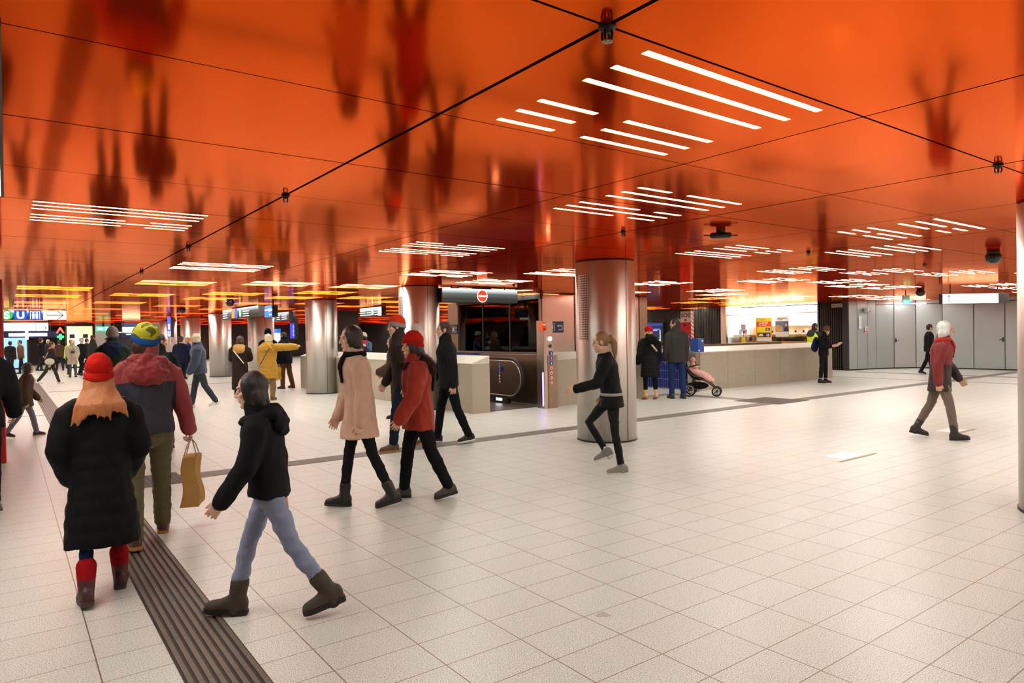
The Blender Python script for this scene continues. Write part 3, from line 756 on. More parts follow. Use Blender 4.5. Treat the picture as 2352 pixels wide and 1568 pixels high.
for z in (1.75,): MB().box(2.0, -W+.06, z-.02, 2.38, -.16, z).build('shelf', M_KW, t)
m = MB()
for i in range(10):
    y = -1.02-i*.34
    if i % 2 == 0 or i > 5: m.box(-.012, y-.04, 1.44, -.006, y+.04, 1.52, 0)
m.build('window_dots', M_DARK, t)
# magazines on the kiosk shelves
rm = random.Random(9); mg = None; cols = [srgb(230,120,60), srgb(240,220,190), srgb(210,60,60), srgb(70,120,190), srgb(250,210,90), srgb(240,240,235)]
tones = ['orange', 'cream', 'red', 'blue', 'yellow', 'white']
for zz, nm in ((1.36, 'upper'), (1.08, 'lower')):
    for i in range(16):
        q = rm.randrange(6)
        if abs(i-6) <= 1 or abs(i-10) <= 1: continue
        o = MB().box(0, -.07, 0, .02, .07, .20+.04*rm.random()).build('magazine', plain('magazine_'+tones[q], cols[q], .5))
        o.location = (25.2+.75, 18.5-.32-i*.255, zz+.016); o.rotation_euler = (0, .18, 0)
        tag(o, 'small %s magazine standing on the %s wooden shelf inside the lit kiosk' % (tones[q], nm), 'magazine', 'magazines on the %s kiosk shelf' % nm)
# posters on the window
B = Matrix.Translation((25.17, 16.85, 0)) @ FACE_MX
t = thing('lottery_poster', 'orange and yellow lottery poster with number fields on the kiosk window', 'poster', (0, 0, 0))
MB().box(0, 1.08, 0, .72, 2.06, .012, 0, B).build('sheet', plain('poster_orange', srgb(246, 150, 20), .5), t)
MB().box(0, 1.90, .012, .72, 2.06, .014, 0, B).build('top_band', M_YEL, t); MB().box(.03, 1.70, .012, .69, 1.90, .015, 0, B).build('title_field', plain('poster_red', srgb(228, 70, 30), .5), t)
MB().box(.06, 1.24, .012, .66, 1.68, .014, 0, B).build('yellow_field', plain('poster_yellow', srgb(252, 204, 16), .5), t); MB().box(.06, 1.26, .014, .66, 1.45, .016, 0, B).build('blue_field', M_NAVY, t)
MB().box(.02, 1.09, .012, .70, 1.23, .015, 0, B).build('small_print_field', plain('poster_grey', srgb(206, 204, 204), .5), t)
text('lettering', 'LOTTO', .075, .22, 1.95, .015, plain('poster_dark_red', srgb(150, 40, 20), .5), t, B)
text('lettering', 'JACKPOTS', .088, .14, 1.81, .016, M_WHITE, t, B, bold=.002); text('lettering', 'der Woche', .078, .14, 1.73, .016, M_WHITE, t, B, bold=.002)
MB().box(.44, 1.52, .014, .64, 1.64, .016, 0, B).build('number_field', M_DARK, t)
text('lettering', '15', .11, .47, 1.54, .017, M_WHITE, t, B, bold=.003); text('lettering', '10', .15, .46, 1.29, .017, M_WHITE, t, B, bold=.003)
MB().prism([(.10, 1.30), (.34, 1.30), (.30, 1.40), (.16, 1.40)], .016, .018, 0, B).build('gold_picture', M_YEL, t)
t = thing('advert_poster', 'beige advert poster with a dark haired portrait on the kiosk window', 'poster', (0, 0, 0))
B = Matrix.Translation((25.17, 15.96, 0)) @ FACE_MX
MB().box(0, 1.27, 0, .58, 2.09, .012, 0, B).build('sheet', M_TIN, t); MB().box(0, 1.48, .012, .58, 1.90, .014, 0, B).build('picture_field', plain('photo_grey', srgb(96, 104, 110), .5), t)
m = MB().prism([(0, 1.5), (.36, 1.5), (.30, 1.68), (.10, 1.76), (0, 1.72)], .014, .016, 0, B); m.build('picture_shape', M_WOOD, t)
MB().prism([(.47+.075*math.cos(a*PI/8), 1.74+.105*math.sin(a*PI/8)) for a in range(16)], .014, .017, 0, B).build('portrait_hair', plain('print_brown', srgb(60, 36, 26), .5), t)
MB().prism([(.47+.05*math.cos(a*PI/8), 1.74+.07*math.sin(a*PI/8)) for a in range(16)], .017, .019, 0, B).build('portrait_face', plain('print_skin', srgb(214, 150, 120), .5), t)
MB().prism([(.34, 1.48), (.58, 1.48), (.58, 1.60), (.50, 1.66), (.42, 1.66)], .014, .018, 0, B).build('portrait_top', M_NAVY, t)
for z, w in ((2.0, .40), (1.94, .24)): MB().box(.1, z, .012, .1+w, z+.028, .014, 0, B).build('print_line', M_DARK, t)
t = thing('kiosk_banner', 'turquoise banner hanging inside the kiosk between the two posters', 'banner', (25.5, 16.15, 0))
MB().box(0, -.28, 1.45, .02, 0, 2.05).build('sheet', plain('turquoise', srgb(120, 226, 226), .5), t)
t = thing('display_stand', 'narrow yellow and lilac display stand at the left of the kiosk window', 'display', (25.12, 17.55, 0))
m = MB(); m.box(0, -.2, 0, .03, 0, 1.28); m.build('yellow_body', M_YEL, t); MB().box(0, -.2, 1.52, .03, 0, 1.80).build('lilac_top', plain('lilac', srgb(206, 190, 200), .5), t); MB().box(.01, -.11, 1.28, .02, -.09, 1.52).build('pole', M_DARK, t)

# ------------------------------------------------------------------ SOS pillars
def sos(loc, rz, label, full=True):
    t = thing('sos_pillar', label, 'SOS pillar', loc, rz)
    MB().box(0, -.42, 0, .40, 0, 2.36, bev=.01).build('pillar_body', M_RED, t)
    B = FACE_MX
    MB().box(0, 1.92, 0, .42, 2.36, .012, 0, B).build('white_panel', M_TIN, t)
    text('lettering', 'SOS', .215, .21, 2.12, .013, plain('letter_dark', srgb(90, 20, 24), .4), t, B, 'CENTER', bold=.003)
    MB().box(.16, 1.96, .012, .25, 2.05, .016, 0, B).build('phone_symbol', M_RED, t)
    MB().lathe([(0, 0), (.045, 0), (.045, .012), (0, .012)], seg=24, M=B @ Matrix.Translation((.17, 1.80, 0))).build('loudspeaker', M_BLACK, t)
    MB().box(.25, 1.14, 0, .36, 1.42, .012, 0, B).build('info_plate', M_BLUEP, t); MB().lathe([(0, 0), (.038, 0), (0, .01)], seg=20, M=B @ Matrix.Translation((.305, 1.34, .012))).build('call_button', M_WHITE, t)
    MB().box(.05, 1.20, 0, .12, 1.28, .01, 0, B).build('plate', M_WHITE, t)
    # striped flank on the right hand side
    m = MB().box(0, -.425, 0, .40, -.42, 2.36); m.build('flank', M_TIN, t)
    s = MB()
    for i in range(15):
        z = .06+i*.155; s.add([(.0, -.427, z), (.40, -.427, z-.11 if z > .11 else 0), (.40, -.427, z-.03 if z > .03 else 0), (.0, -.427, z+.08), (.0, -.424, z), (.40, -.424, z-.11 if z > .11 else 0), (.40, -.424, z-.03 if z > .03 else 0), (.0, -.424, z+.08)], [(0,1,2,3),(7,6,5,4),(0,4,5,1),(1,5,6,2),(2,6,7,3),(3,7,4,0)])
    s.build('red_stripes', M_RED, t)
    return t
sos((22.05, 18.25, 0), R(23), 'red SOS pillar with striped flank before the dark ribbed wall')
sos((-.03, 11.3, 0), -PI/2, 'red SOS pillar cut off at the left edge of the picture')

# info screen
t = thing('info_screen', 'dark blue information screen behind the person in red beanie', 'screen', (24.9, 23.1, 0))
B = FACE_MX
MB().box(0, 1.0, -.20, 1.45, 2.0, .0, 0, B, bev=.01).build('housing', M_BLACK, t); MB().box(.6, 0, -.16, .85, 1.02, -.06, 0, B).build('stand', M_DARK, t)
MB().box(.03, 1.06, 0, 1.42, 1.96, .006, 0, B).build('display', glow('screen_navy', (.003, .008, .03, 1), .8), t)
MB().box(.03, 1.84, .006, 1.42, 1.95, .009, 0, B).build('blue_bar', glow('screen_blue', (.01, .03, .25, 1), .8), t)
for q, (a, b, z) in enumerate(((.5, 1.1, 1.60), (.85, 1.25, 1.66), (.5, .8, 1.54))): MB().box(a, z, .006, b, z+.03, .009, 0, B).build('text_line', glow('screen_text', (.1, .3, 1, 1), 1.5), t)
m = MB()
for i in range(9): m.box(1.24, 1.20+i*.05, .006, 1.29, 1.225+i*.05, .009, 0, B)
m.build('minute_column', glow('screen_white', (.7, .8, 1, 1), 1.5), t); MB().box(.95, 1.10, .006, 1.29, 1.18, .009, 0, B).build('yellow_bar', glow('screen_yellow', (1, .75, .05, 1), 1.0), t)

# ticket validator
t = thing('ticket_validator', 'blue ticket validator box on a steel post at the counter corner', 'validator', (14.02, 11.18, 0))
MB().box(.06, 0, 0, .17, .10, 1.0).build('post', M_STEELD, t)
b = MB().box(0, -.12, 1.02, .25, .14, 1.36, bev=.012).build('validator_box', M_BLUEP, t)
MB().box(.14, -.124, 1.15, .22, -.118, 1.175).build('ticket_slot', plain('slot_red', srgb(90, 20, 40), .4), b); MB().box(.15, -.124, 1.28, .2, -.118, 1.33).build('symbol', M_WHITE, b); MB().box(.02, -.124, 1.04, .06, -.118, 1.08).build('label', M_WHITE, b)

# ------------------------------------------------------------------ hanging signs
M_LITE = glow('sign_white', (1, .97, .93, 1), .95)
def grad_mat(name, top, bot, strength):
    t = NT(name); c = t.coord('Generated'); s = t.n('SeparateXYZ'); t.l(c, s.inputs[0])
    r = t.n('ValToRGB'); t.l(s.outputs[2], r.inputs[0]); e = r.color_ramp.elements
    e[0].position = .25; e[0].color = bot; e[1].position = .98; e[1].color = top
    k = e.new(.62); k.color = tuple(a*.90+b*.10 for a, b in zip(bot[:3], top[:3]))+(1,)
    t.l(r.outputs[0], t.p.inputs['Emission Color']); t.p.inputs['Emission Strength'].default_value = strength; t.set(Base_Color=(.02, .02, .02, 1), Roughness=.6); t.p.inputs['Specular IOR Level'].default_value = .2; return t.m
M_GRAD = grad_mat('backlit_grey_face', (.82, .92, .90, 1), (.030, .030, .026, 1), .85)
def arrow(m, B, x, y, L, ang, w=.014, q=.004):
    A = B @ Matrix.Translation((x, y, q)) @ Matrix.Rotation(ang, 4, 'Z')
    m.box(-L/2, -w/2, 0, L/2, w/2, .004, 0, A)
    for sg in (1, -1): m.box(0, -w/2, 0, -L*.45, w/2, .004, 0, A @ Matrix.Translation((L/2, 0, 0)) @ Matrix.Rotation(sg*PI/4.2, 4, 'Z'))
t = thing('no_entry_sign', 'backlit grey sign box with red no entry disc over the escalator', 'sign', (7.33, 12.35, 0))
MB().box(0, 0, 2.245, 1.99, .22, 2.545, bev=.006).build('box', M_DARK, t)
for x in (.3, 1.7): MB().box(x-.015, .09, 2.54, x+.015, .12, H).build('hanger', M_BLACK, t)
MB().box(.012, -.004, 2.255, 1.978, 0, 2.54).build('face', M_GRAD, t)
B = FACE_MY
d = MB().lathe([(0, .004), (.135, .004), (.135, .008), (0, .008)], seg=40, M=B @ Matrix.Translation((1.02, 2.39, 0)) @ Matrix.Diagonal((1, 1.02, 1, 1))).build('disc_rim', glow('disc_white', (1, .85, .75, 1), 1.6), t)
MB().lathe([(0, .008), (.122, .008), (.122, .012), (0, .012)], seg=40, M=B @ Matrix.Translation((1.02, 2.39, 0))).build('disc', glow('disc_red', (.9, .045, .012, 1), .8), t)
MB().box(.918, 2.372, .012, 1.122, 2.408, .016, 0, B).build('bar', glow('bar_white', (1, .95, .9, 1), 1.6), t)

t = thing('direction_board', 'white lit direction board reading Marienplatz before the steel wall', 'sign', (19.84, 7.72, 0), math.atan2(6.68-7.72, 21.25-19.84))
L = 1.76
MB().box(0, 0, 2.16, L, .14, 2.43, bev=.004).build('box', M_DARK, t)
for x in (.25, 1.5): MB().box(x-.012, .05, 2.42, x+.012, .075, H).build('hanger', M_BLACK, t)
MB().box(.01, -.004, 2.17, L*.84, 0, 2.42).build('lit_face', M_LITE, t)
a = MB(); arrow(a, B, .17, 2.29, .19, PI/2, .014); a.build('arrow', M_DARK, t); MB().box(.335, 2.19, .004, .34, 2.40, .007, 0, B).build('divider', plain('print_grey2', srgb(150, 146, 140), .5), t)
text('lettering', 'Marienplatz', .085, .86, 2.205, .006, plain('print_grey3', srgb(70, 62, 56), .5), t, B); text('lettering', 'Exit', .07, .40, 2.205, .006, plain('print_grey4', srgb(196, 190, 184), .5), t, B)
m = MB(); 
for i in range(24):
    a0 = 2*PI*i/24; m.box(.036, -.006, .004, .046, .006, .007, 0, B @ Matrix.Translation((.64, 2.235, 0)) @ Matrix.Rotation(a0, 4, 'Z'))
m.build('circle', M_DARK, t)
for x, w in ((.40, .40), (.86, .30)): MB().box(x, 2.33, .004, x+w, 2.345, .006, 0, B).build('print_line', plain('print_grey5', srgb(214, 208, 200), .5), t)

t = thing('exit_sign', 'small green exit sign hanging near the dome camera', 'sign', (21.0, 9.2, 0), math.atan2(-.6, .8))
MB().box(.02, .02, 2.30, .2, .10, 2.5).build('housing', M_WHITE, t); MB().box(.09, .05, 2.49, .11, .07, H).build('hanger', M_BLACK, t)
MB().box(0, 0, 2.24, .22, .02, 2.36).build('green_face', glow('exit_green', (.05, .75, .38, 1), 1.4), t)
MB().box(.03, 2.27, .001, .09, 2.34, .004, 0, B).prism([(.12, 2.30), (.16, 2.27), (.16, 2.33)], .001, .004, 0, B).build('running_figure', M_LITE, t)
t = thing('linear_lamp', 'short white linear lamp above the grey doors', 'lamp', (27.6, 11.9, 0), -.9)
MB().box(-.5, -.3, 2.44, .5, -.22, 2.47).build('tube', glow('lamp_white', (.9, .97, 1, 1), 12), t); MB().box(-.04, -.25, 2.46, .04, .1, 2.5).build('bracket', M_BLACK, t)

# S / U / WC board on the left
t = thing('station_board', 'lit hanging board with green S, blue U and toilet symbols and arrow', 'sign', (-1.6, 26.7, 0))
MB().box(0, 0, 2.25, 3.2, .2, 2.56, bev=.006).build('box', M_DARK, t)
for x in (.5, 2.8): MB().box(x-.02, .08, 2.555, x+.02, .12, H).build('hanger', M_BLACK, t)
MB().box(.01, -.004, 2.26, 2.55, 0, 2.55).build('face', M_GRAD, t); MB().box(2.56, -.004, 2.255, 3.19, 0, 2.555).build('arrow_field', M_LITE, t)
a = MB(); arrow(a, B, 2.87, 2.40, .46, 0, .022); a.build('arrow', M_DARK, t)
d = MB().lathe([(0, .004), (.15, .004), (.15, .01), (0, .01)], seg=40, M=B @ Matrix.Translation((1.62, 2.405, 0))).build('s_disc', glow('s_green', (.01, .33, .08, 1), 1.2), t)
text('lettering', 'S', .30, 1.62, 2.30, .012, M_LITE, d, B, 'CENTER', bold=.012)
u = MB().box(1.81, 2.262, .004, 2.13, 2.55, .01, 0, B).build('u_square', glow('u_blue', (.005, .05, .42, 1), 1.2), t); text('lettering', 'U', .30, 1.97, 2.30, .012, M_LITE, u, B, 'CENTER', bold=.012)
w = MB().box(2.18, 2.262, .004, 2.52, 2.55, .01, 0, B).build('toilet_square', glow('u_blue2', (.005, .05, .42, 1), 1.2), t)
m = MB()
for x in (2.30, 2.40):
    m.box(x-.03, 2.33, .01, x+.03, 2.45, .013, 0, B).lathe([(0, .01), (.022, .01), (0, .013)], seg=16, M=B @ Matrix.Translation((x, 2.48, 0))).box(x-.022, 2.28, .01, x-.006, 2.34, .013, 0, B).box(x+.006, 2.28, .01, x+.022, 2.34, .013, 0, B)
m.box(2.22, 2.275, .01, 2.235, 2.52, .013, 0, B).box(2.465, 2.275, .01, 2.48, 2.52, .013, 0, B).box(2.22, 2.505, .01, 2.48, 2.52, .013, 0, B).box(2.345, 2.29, .01, 2.355, 2.5, .013, 0, B)
m.build('people_symbol', M_LITE, w)
t = thing('exit_board', 'second lit board with thin arrow hanging behind the S and U board', 'sign', (-1.2, 42.5, 0))
MB().box(0, 0, 2.10, 2.95, .2, 2.54).build('box', M_DARK, t); MB().box(.02, -.004, 2.11, .75, 0, 2.52).box(1.1, -.004, 2.11, 2.4, 0, 2.52).box(2.42, -.004, 2.11, 2.94, 0, 2.52).build('lit_face', glow('sign_white2', (1, .97, .92, 1), .9), t)
a = MB(); arrow(a, B, 2.68, 2.25, .36, 0, .026); a.build('arrow', M_DARK, t); text('lettering', 'Marienplatz', .14, 1.2, 2.15, .006, M_DARK, t, B)
for x in (.5, 2.5): MB().box(x-.02, .08, 2.53, x+.02, .12, H).build('hanger', M_BLACK, t)

B = FACE_MX
def longboard(name, label, x, y0, y1, z0, z1, parts, depth=.16):
    t = thing(name, label, 'sign', (x, y0, 0)); L = y0-y1
    MB().box(0, -L, z0, depth, 0, z1).build('box', M_DARK, t)
    for q in (.25, .8): MB().box(depth*.4, -L*q-.02, z1-.005, depth*.6, -L*q+.02, H).build('hanger', M_BLACK, t)
    MB().box(-.004, -L+.01, z0+.01, 0, -.01, z1-.01).build('face', M_GRAD, t)
    for kind, a, b in parts:
        if kind == 'S':
            d = MB().lathe([(0, .004), ((b-a)*.5, .004), ((b-a)*.5, .010), (0, .010)], seg=32, M=B @ Matrix.Translation(((a+b)/2, (z0+z1)/2-.01, 0)) @ Matrix.Diagonal((1, min(1, .14/((b-a)*.5)) if (b-a)*.5 > .14 else 1, 1, 1))).build('s_disc', glow('s_green', None, 1), t)
            text('lettering', 'S', (z1-z0)*.85, (a+b)/2, z0+(z1-z0)*.18, .012, M_LITE, d, B, 'CENTER', bold=.01, sx=1.0)
        elif kind in ('o', 'b'):
            MB().box(a, z0+.02, .004, b, z1-.02, .01, 0, B).build('colour_field', glow('field_'+kind, (.9, .2, .03, 1) if kind == 'o' else (.01, .07, .5, 1), 1.1), t)
        elif kind == 'w':
            MB().box(a, z0+.01, .004, b, z1-.01, .012, 0, B).build('arrow_field', M_LITE, t); m = MB(); arrow(m, B, (a+b)/2, (z0+z1)/2-.04, .16, -PI/3.2, .016, .012); m.build('arrow', M_DARK, t)
        elif kind == 't':
            m = MB()
            for j in range(3): m.box(a, z0+.04+j*.075, .004, b-(j % 2)*.1*(b-a), z0+.065+j*.075, .008, 0, B)
            m.build('print_lines', M_LITE, t)
    return t
longboard('platform_board', 'lit platform board with green S and slanted arrow behind the pale coat', 10.1, 22.7, 20.95, 2.24, 2.55, [('t', .04, .5), ('t', .58, .95), ('S', .96, 1.16), ('t', 1.2, 1.46), ('w', 1.50, 1.74)])
longboard('platform_board', 'long lit board with orange, blue and green fields over the long dark coat', 6.18, 25.6, 21.3, 2.22, 2.56, [('t', .1, .7), ('o', 1.25, 1.6), ('b', 1.65, 1.95), ('S', 2.15, 2.45), ('t', 2.6, 3.3)])
longboard('platform_board', 'small lit board with green S left of the third column', 8.4, 27.5, 25.2, 2.2, 2.52, [('t', .1, .3), ('S', .4, .7), ('t', .9, 1.3), ('t', 1.5, 2.1)])
t = thing('information_sign', 'blue sign board with white marks hanging above the yellow jacket', 'sign', (6.2, 20.75, 0), .0)
MB().box(0, -.72, 2.16, .16, 0, 2.50).build('box', M_DARK, t); MB().box(-.005, -.71, 2.165, 0, -.01, 2.495).build('blue_face', glow('info_blue', (.01, .10, .55, 1), 1.1), t)
for q in (.15, .55): MB().box(.06, -q-.02, 2.495, .10, -q+.02, H).build('hanger', M_BLACK, t)
m = MB(); m.box(.04, 2.36, .005, .36, 2.39, .008, 0, B); m.prism([(.40, 2.42), (.44, 2.30), (.48, 2.42), (.44, 2.36)], .005, .008, 0, B); m.prism([(.47, 2.42), (.51, 2.30), (.55, 2.42), (.51, 2.36)], .005, .008, 0, B)
m.box(.46, 2.22, .005, .66, 2.25, .008, 0, B); m.build('white_marks', M_LITE, t); text('lettering', 'MVG', .08, .56, 2.34, .006, M_LITE, t, B, bold=.002)
t = thing('vertical_sign', 'narrow upright blue sign with a glowing white S between far columns', 'sign', (5.4, 31.4, 0), .35)
MB().box(0, -.25, 1.65, .12, .0, 2.5).build('box', M_DARK, t); MB().box(-.005, -.24, 1.66, 0, -.01, 2.5).build('blue_face', glow('vert_blue', (.03, .08, .9, 1), 1.2), t)
text('lettering', 'S', .3, .12, 1.98, .006, M_LITE, t, B, 'CENTER', bold=.012); text('lettering', 'U', .28, .12, 1.70, .006, M_LITE, t, B, 'CENTER', bold=.01); MB().box(.04, -.14, 2.49, .08, -.10, H).build('hanger', M_BLACK, t)
t = thing('departure_screen', 'upright blue departure screen beside the column behind the pointing arm', 'screen', (8.9, 26.6, 0))
MB().box(0, -.62, 1.5, .12, 0, 2.35).build('housing', M_BLACK, t); MB().box(-.004, -.5, 1.55, 0, -.06, 2.1).build('display', glow('dep_blue', (.005, .01, .75, 1), 1.2), t)
MB().box(.03, -.34, 2.34, .09, -.28, H).build('hanger', M_BLACK, t)
m = MB(); 
for i in range(9): m.box(.38, 1.62+i*.05, .004, .46, 1.64+i*.05, .007, 0, B)
m.build('minute_column', glow('screen_green', (.4, .9, .8, 1), 1.2), t)

# ticket machines and counters at the back between columns
def machine(x, y, label, w=1.5, yl=False, rz=0):
    t = thing('ticket_counter', label, 'counter', (x, y, 0), rz)
    MB().box(0, -w, 0, .7, 0, 1.05, bev=.01).build('counter_body', M_NAVY if not yl else M_DARK, t)
    MB().box(-.06, -w-.02, 1.05, .72, .02, 1.10).build('counter_top', M_WHITE, t)
    MB().box(.5, -w, 1.1, .6, 0, 1.75).build('lit_panel', glow('counter_glow', (1, .94, .82, 1), 1.7) if not yl else glow('yellow_window', (1, .78, .25, 1), 1.0), t)
    MB().box(.48, -w, 1.75, .62, 0, 1.92).build('header', glow('header_blue', (.01, .09, .6, 1), 1.0) if not yl else M_DARK, t)
machine(8.4, 30.3, 'blue topped ticket counter with lit panel behind the long dark coat', 2.2)
machine(12.3, 33.0, 'blue topped ticket counter with lit panel right of the hooded figure', 1.6)
machine(12.6, 23.6, 'dark booth with yellow lit window right of the third column', 1.2, True)
t = thing('pictogram_lamp', 'cream star shaped light hanging left of the red hat column', 'lamp', (12.0, 22.8, 0))
m = MB(); m.lathe([(0, 2.0), (.05, 2.02), (.09, 2.1), (.30, 2.17), (.10, 2.24), (.06, 2.36), (.055, 2.42), (0, 2.42)], seg=24); m.build('shade', glow('lamp_cream', (1, .86, .7, 1), .7), t, True); MB().box(-.01, -.01, 2.41, .01, .01, H).build('cord', M_BLACK, t)
struct(MB().box(10.6, 26.2, 0, 11.6, 26.5, H).build('wall_10', plain('shaft_black2', srgb(16, 15, 15), .5)), 'black wall block right of the third column', 'wall')

# ------------------------------------------------------------------ shops at the far left
def shop(name, label, x0, x1, y, face, strength, z1=2.3):
    t = thing(name, label, 'shop front', (x0, y, 0))
    MB().box(0, 0, 0, x1-x0, .3, H).build('frame', M_DARK, t)
    MB().box(.08, -.01, .1, x1-x0-.08, 0, z1).build('window', glow(name+'_glow', face, strength), t)
    return t
B = FACE_MY
t = shop('pharmacy', 'pale blue lit shop front with dark column at the far left', -4.2, 1.0, 47.5, (.22, .42, .62, 1), .9, 2.0)
MB().box(2.0, .0, .0, 3.2, -.03, 2.0).build('dark_door', M_DARK, t)
t = thing('pharmacy_sign', 'white glowing pharmacy sign with a cross on its letter row', 'sign', (-.15, 45.6, 0))
MB().box(0, 0, 1.78, 2.5, .1, 2.12).build('board', M_NAVY, t)
m = MB(); m.box(.25, -.04, 1.86, 1.95, 0, 2.02); m.box(.98, -.05, 1.68, 1.10, 0, 2.20); m.build('white_letters', glow('apo_white', (.95, .95, 1, 1), 4), t)
MB().box(.3, .02, 2.1, .34, .06, H).box(2.1, .02, 2.1, 2.14, .06, H).build('hanger', M_BLACK, t)
t = thing('cross_sign', 'red and green cross sign beside the white pharmacy sign', 'sign', (2.2, 45.4, 0))
MB().prism([(0, 2.0), (.08, 2.0), (.2, 2.2), (.32, 2.0), (.4, 2.0), (.24, 2.32), (.16, 2.32)], 0, .05, 0, B).build('red_mark', glow('apo_red', (1, .08, .06, 1), 1.6), t); MB().box(.05, 1.74, 0, .37, 1.86, .05, 0, B).box(.15, 1.64, 0, .27, 1.96, .05, 0, B).build('green_cross', glow('apo_green', (.05, .8, .2, 1), 1.4), t)
MB().box(.19, .01, 1.9, .21, .03, H).build('hanger', M_BLACK, t)
t = shop('bakery', 'warm yellow lit shop front with blue fields beside the grey pillar', 2.7, 4.1, 46.5, (1, .72, .36, 1), .8, 2.4)
MB().box(.2, -.03, 1.72, .45, -.01, 1.95).build('blue_field', M_NAVY, t); MB().box(.85, -.03, 1.72, 1.1, -.01, 1.95).build('blue_field', M_NAVY, t); MB().box(.1, -.03, 1.0, 1.3, -.01, 1.65).build('display', glow('bakery_bright', (1, .8, .45, 1), 1.2), t)
struct(MB().box(4.15, 46.0, 0, 4.9, 46.6, H).build('wall_11', M_PANEL), 'grey pillar between the yellow shop and the blue sign', 'pillar')
t = thing('exit_sign', 'green exit sign on the grey pillar at the far left', 'sign', (4.15, 45.7, 0))
MB().box(0, 0, 2.12, .72, .06, 2.36).build('green_face', glow('exit_green', None, 1), t); MB().box(.1, 2.17, .001, .3, 2.31, .004, 0, B).box(.45, 2.17, .001, .6, 2.31, .004, 0, B).build('white_symbol', M_LITE, t); MB().box(.3, .02, 2.35, .4, .04, H).build('hanger', M_BLACK, t)
t = thing('shop_sign', 'bright bluish white sign box above the white capped head', 'sign', (5.3, 44.5, 0))
MB().box(0, 0, 1.75, .95, .2, H).build('box', M_NAVY, t); MB().box(.02, -.02, 2.0, .93, 0, 2.3).build('white_letters', glow('rot_white', (.9, .93, 1, 1), 3.0), t); MB().box(.2, -.01, 1.86, .8, 0, 1.92).build('small_line', M_LITE, t)
t = shop('dark_shop', 'dark shop front with a pale lintel left of the grey beanie', 5.2, 7.6, 47.0, (.01, .01, .012, 1), 1, 1.9)
MB().box(.1, -.02, 2.0, 2.3, 0, 2.06).build('lintel_light', glow('lintel', (1, .8, .5, 1), .8), t); MB().box(1.9, -.02, 1.3, 1.96, 0, 1.6).build('amber_lamp', glow('amber', (1, .45, .1, 1), 2), t)
struct(MB().box(7.7, 47.0, 0, 8.3, 47.5, H).build('wall_12', M_STEELD), 'steel strip pillar beside the dark shop', 'pillar')
t = thing('arrow_sign', 'small pale sign plate on the dark wall over the grey beanie', 'sign', (9.0, 46.0, 0)); MB().box(0, 0, 2.05, .7, .03, 2.2).build('plate', M_TIN, t); MB().box(.3, .01, 2.19, .36, .025, H).build('hanger', M_BLACK, t)
MB().box(.08, 2.12, .001, .5, 2.14, .004, 0, B).build('print_line', M_DARK, t)
# ------------------------------------------------------------------ people
SKIN = {}
def skin(name, col):
    k = ('s', name)
    if k in _m: return _m[k]
    t = NT(name); c = t.coord(); f = t.noise(c, 12, 4)
    t.l(t.mix(f, tuple(x*.86 for x in col[:3])+(1,), tuple(min(1, x*1.12) for x in col[:3])+(1,)), t.p.inputs['Base Color'])
    t.set(Roughness=.5); t.p.inputs['Subsurface Weight'].default_value = .08; t.p.inputs['Subsurface Radius'].default_value = (.02, .008, .004); t.bump(t.noise(c, 160, 2), .12, .002)
    _m[k] = t.m; return t.m
SK_LIGHT = skin('skin_light', srgb(222, 172, 144)); SK_TAN = skin('skin_tan', srgb(196, 136, 104))
def lerp(tab, t):
    for i in range(len(tab)-1):
        if t <= tab[i+1][0] or i == len(tab)-2:
            a, b = tab[i], tab[i+1]; u = (t-a[0])/(b[0]-a[0]); u = max(0, min(1, u)); u = u*u*(3-2*u)
            return [a[j]+(b[j]-a[j])*u for j in range(1, len(a))]
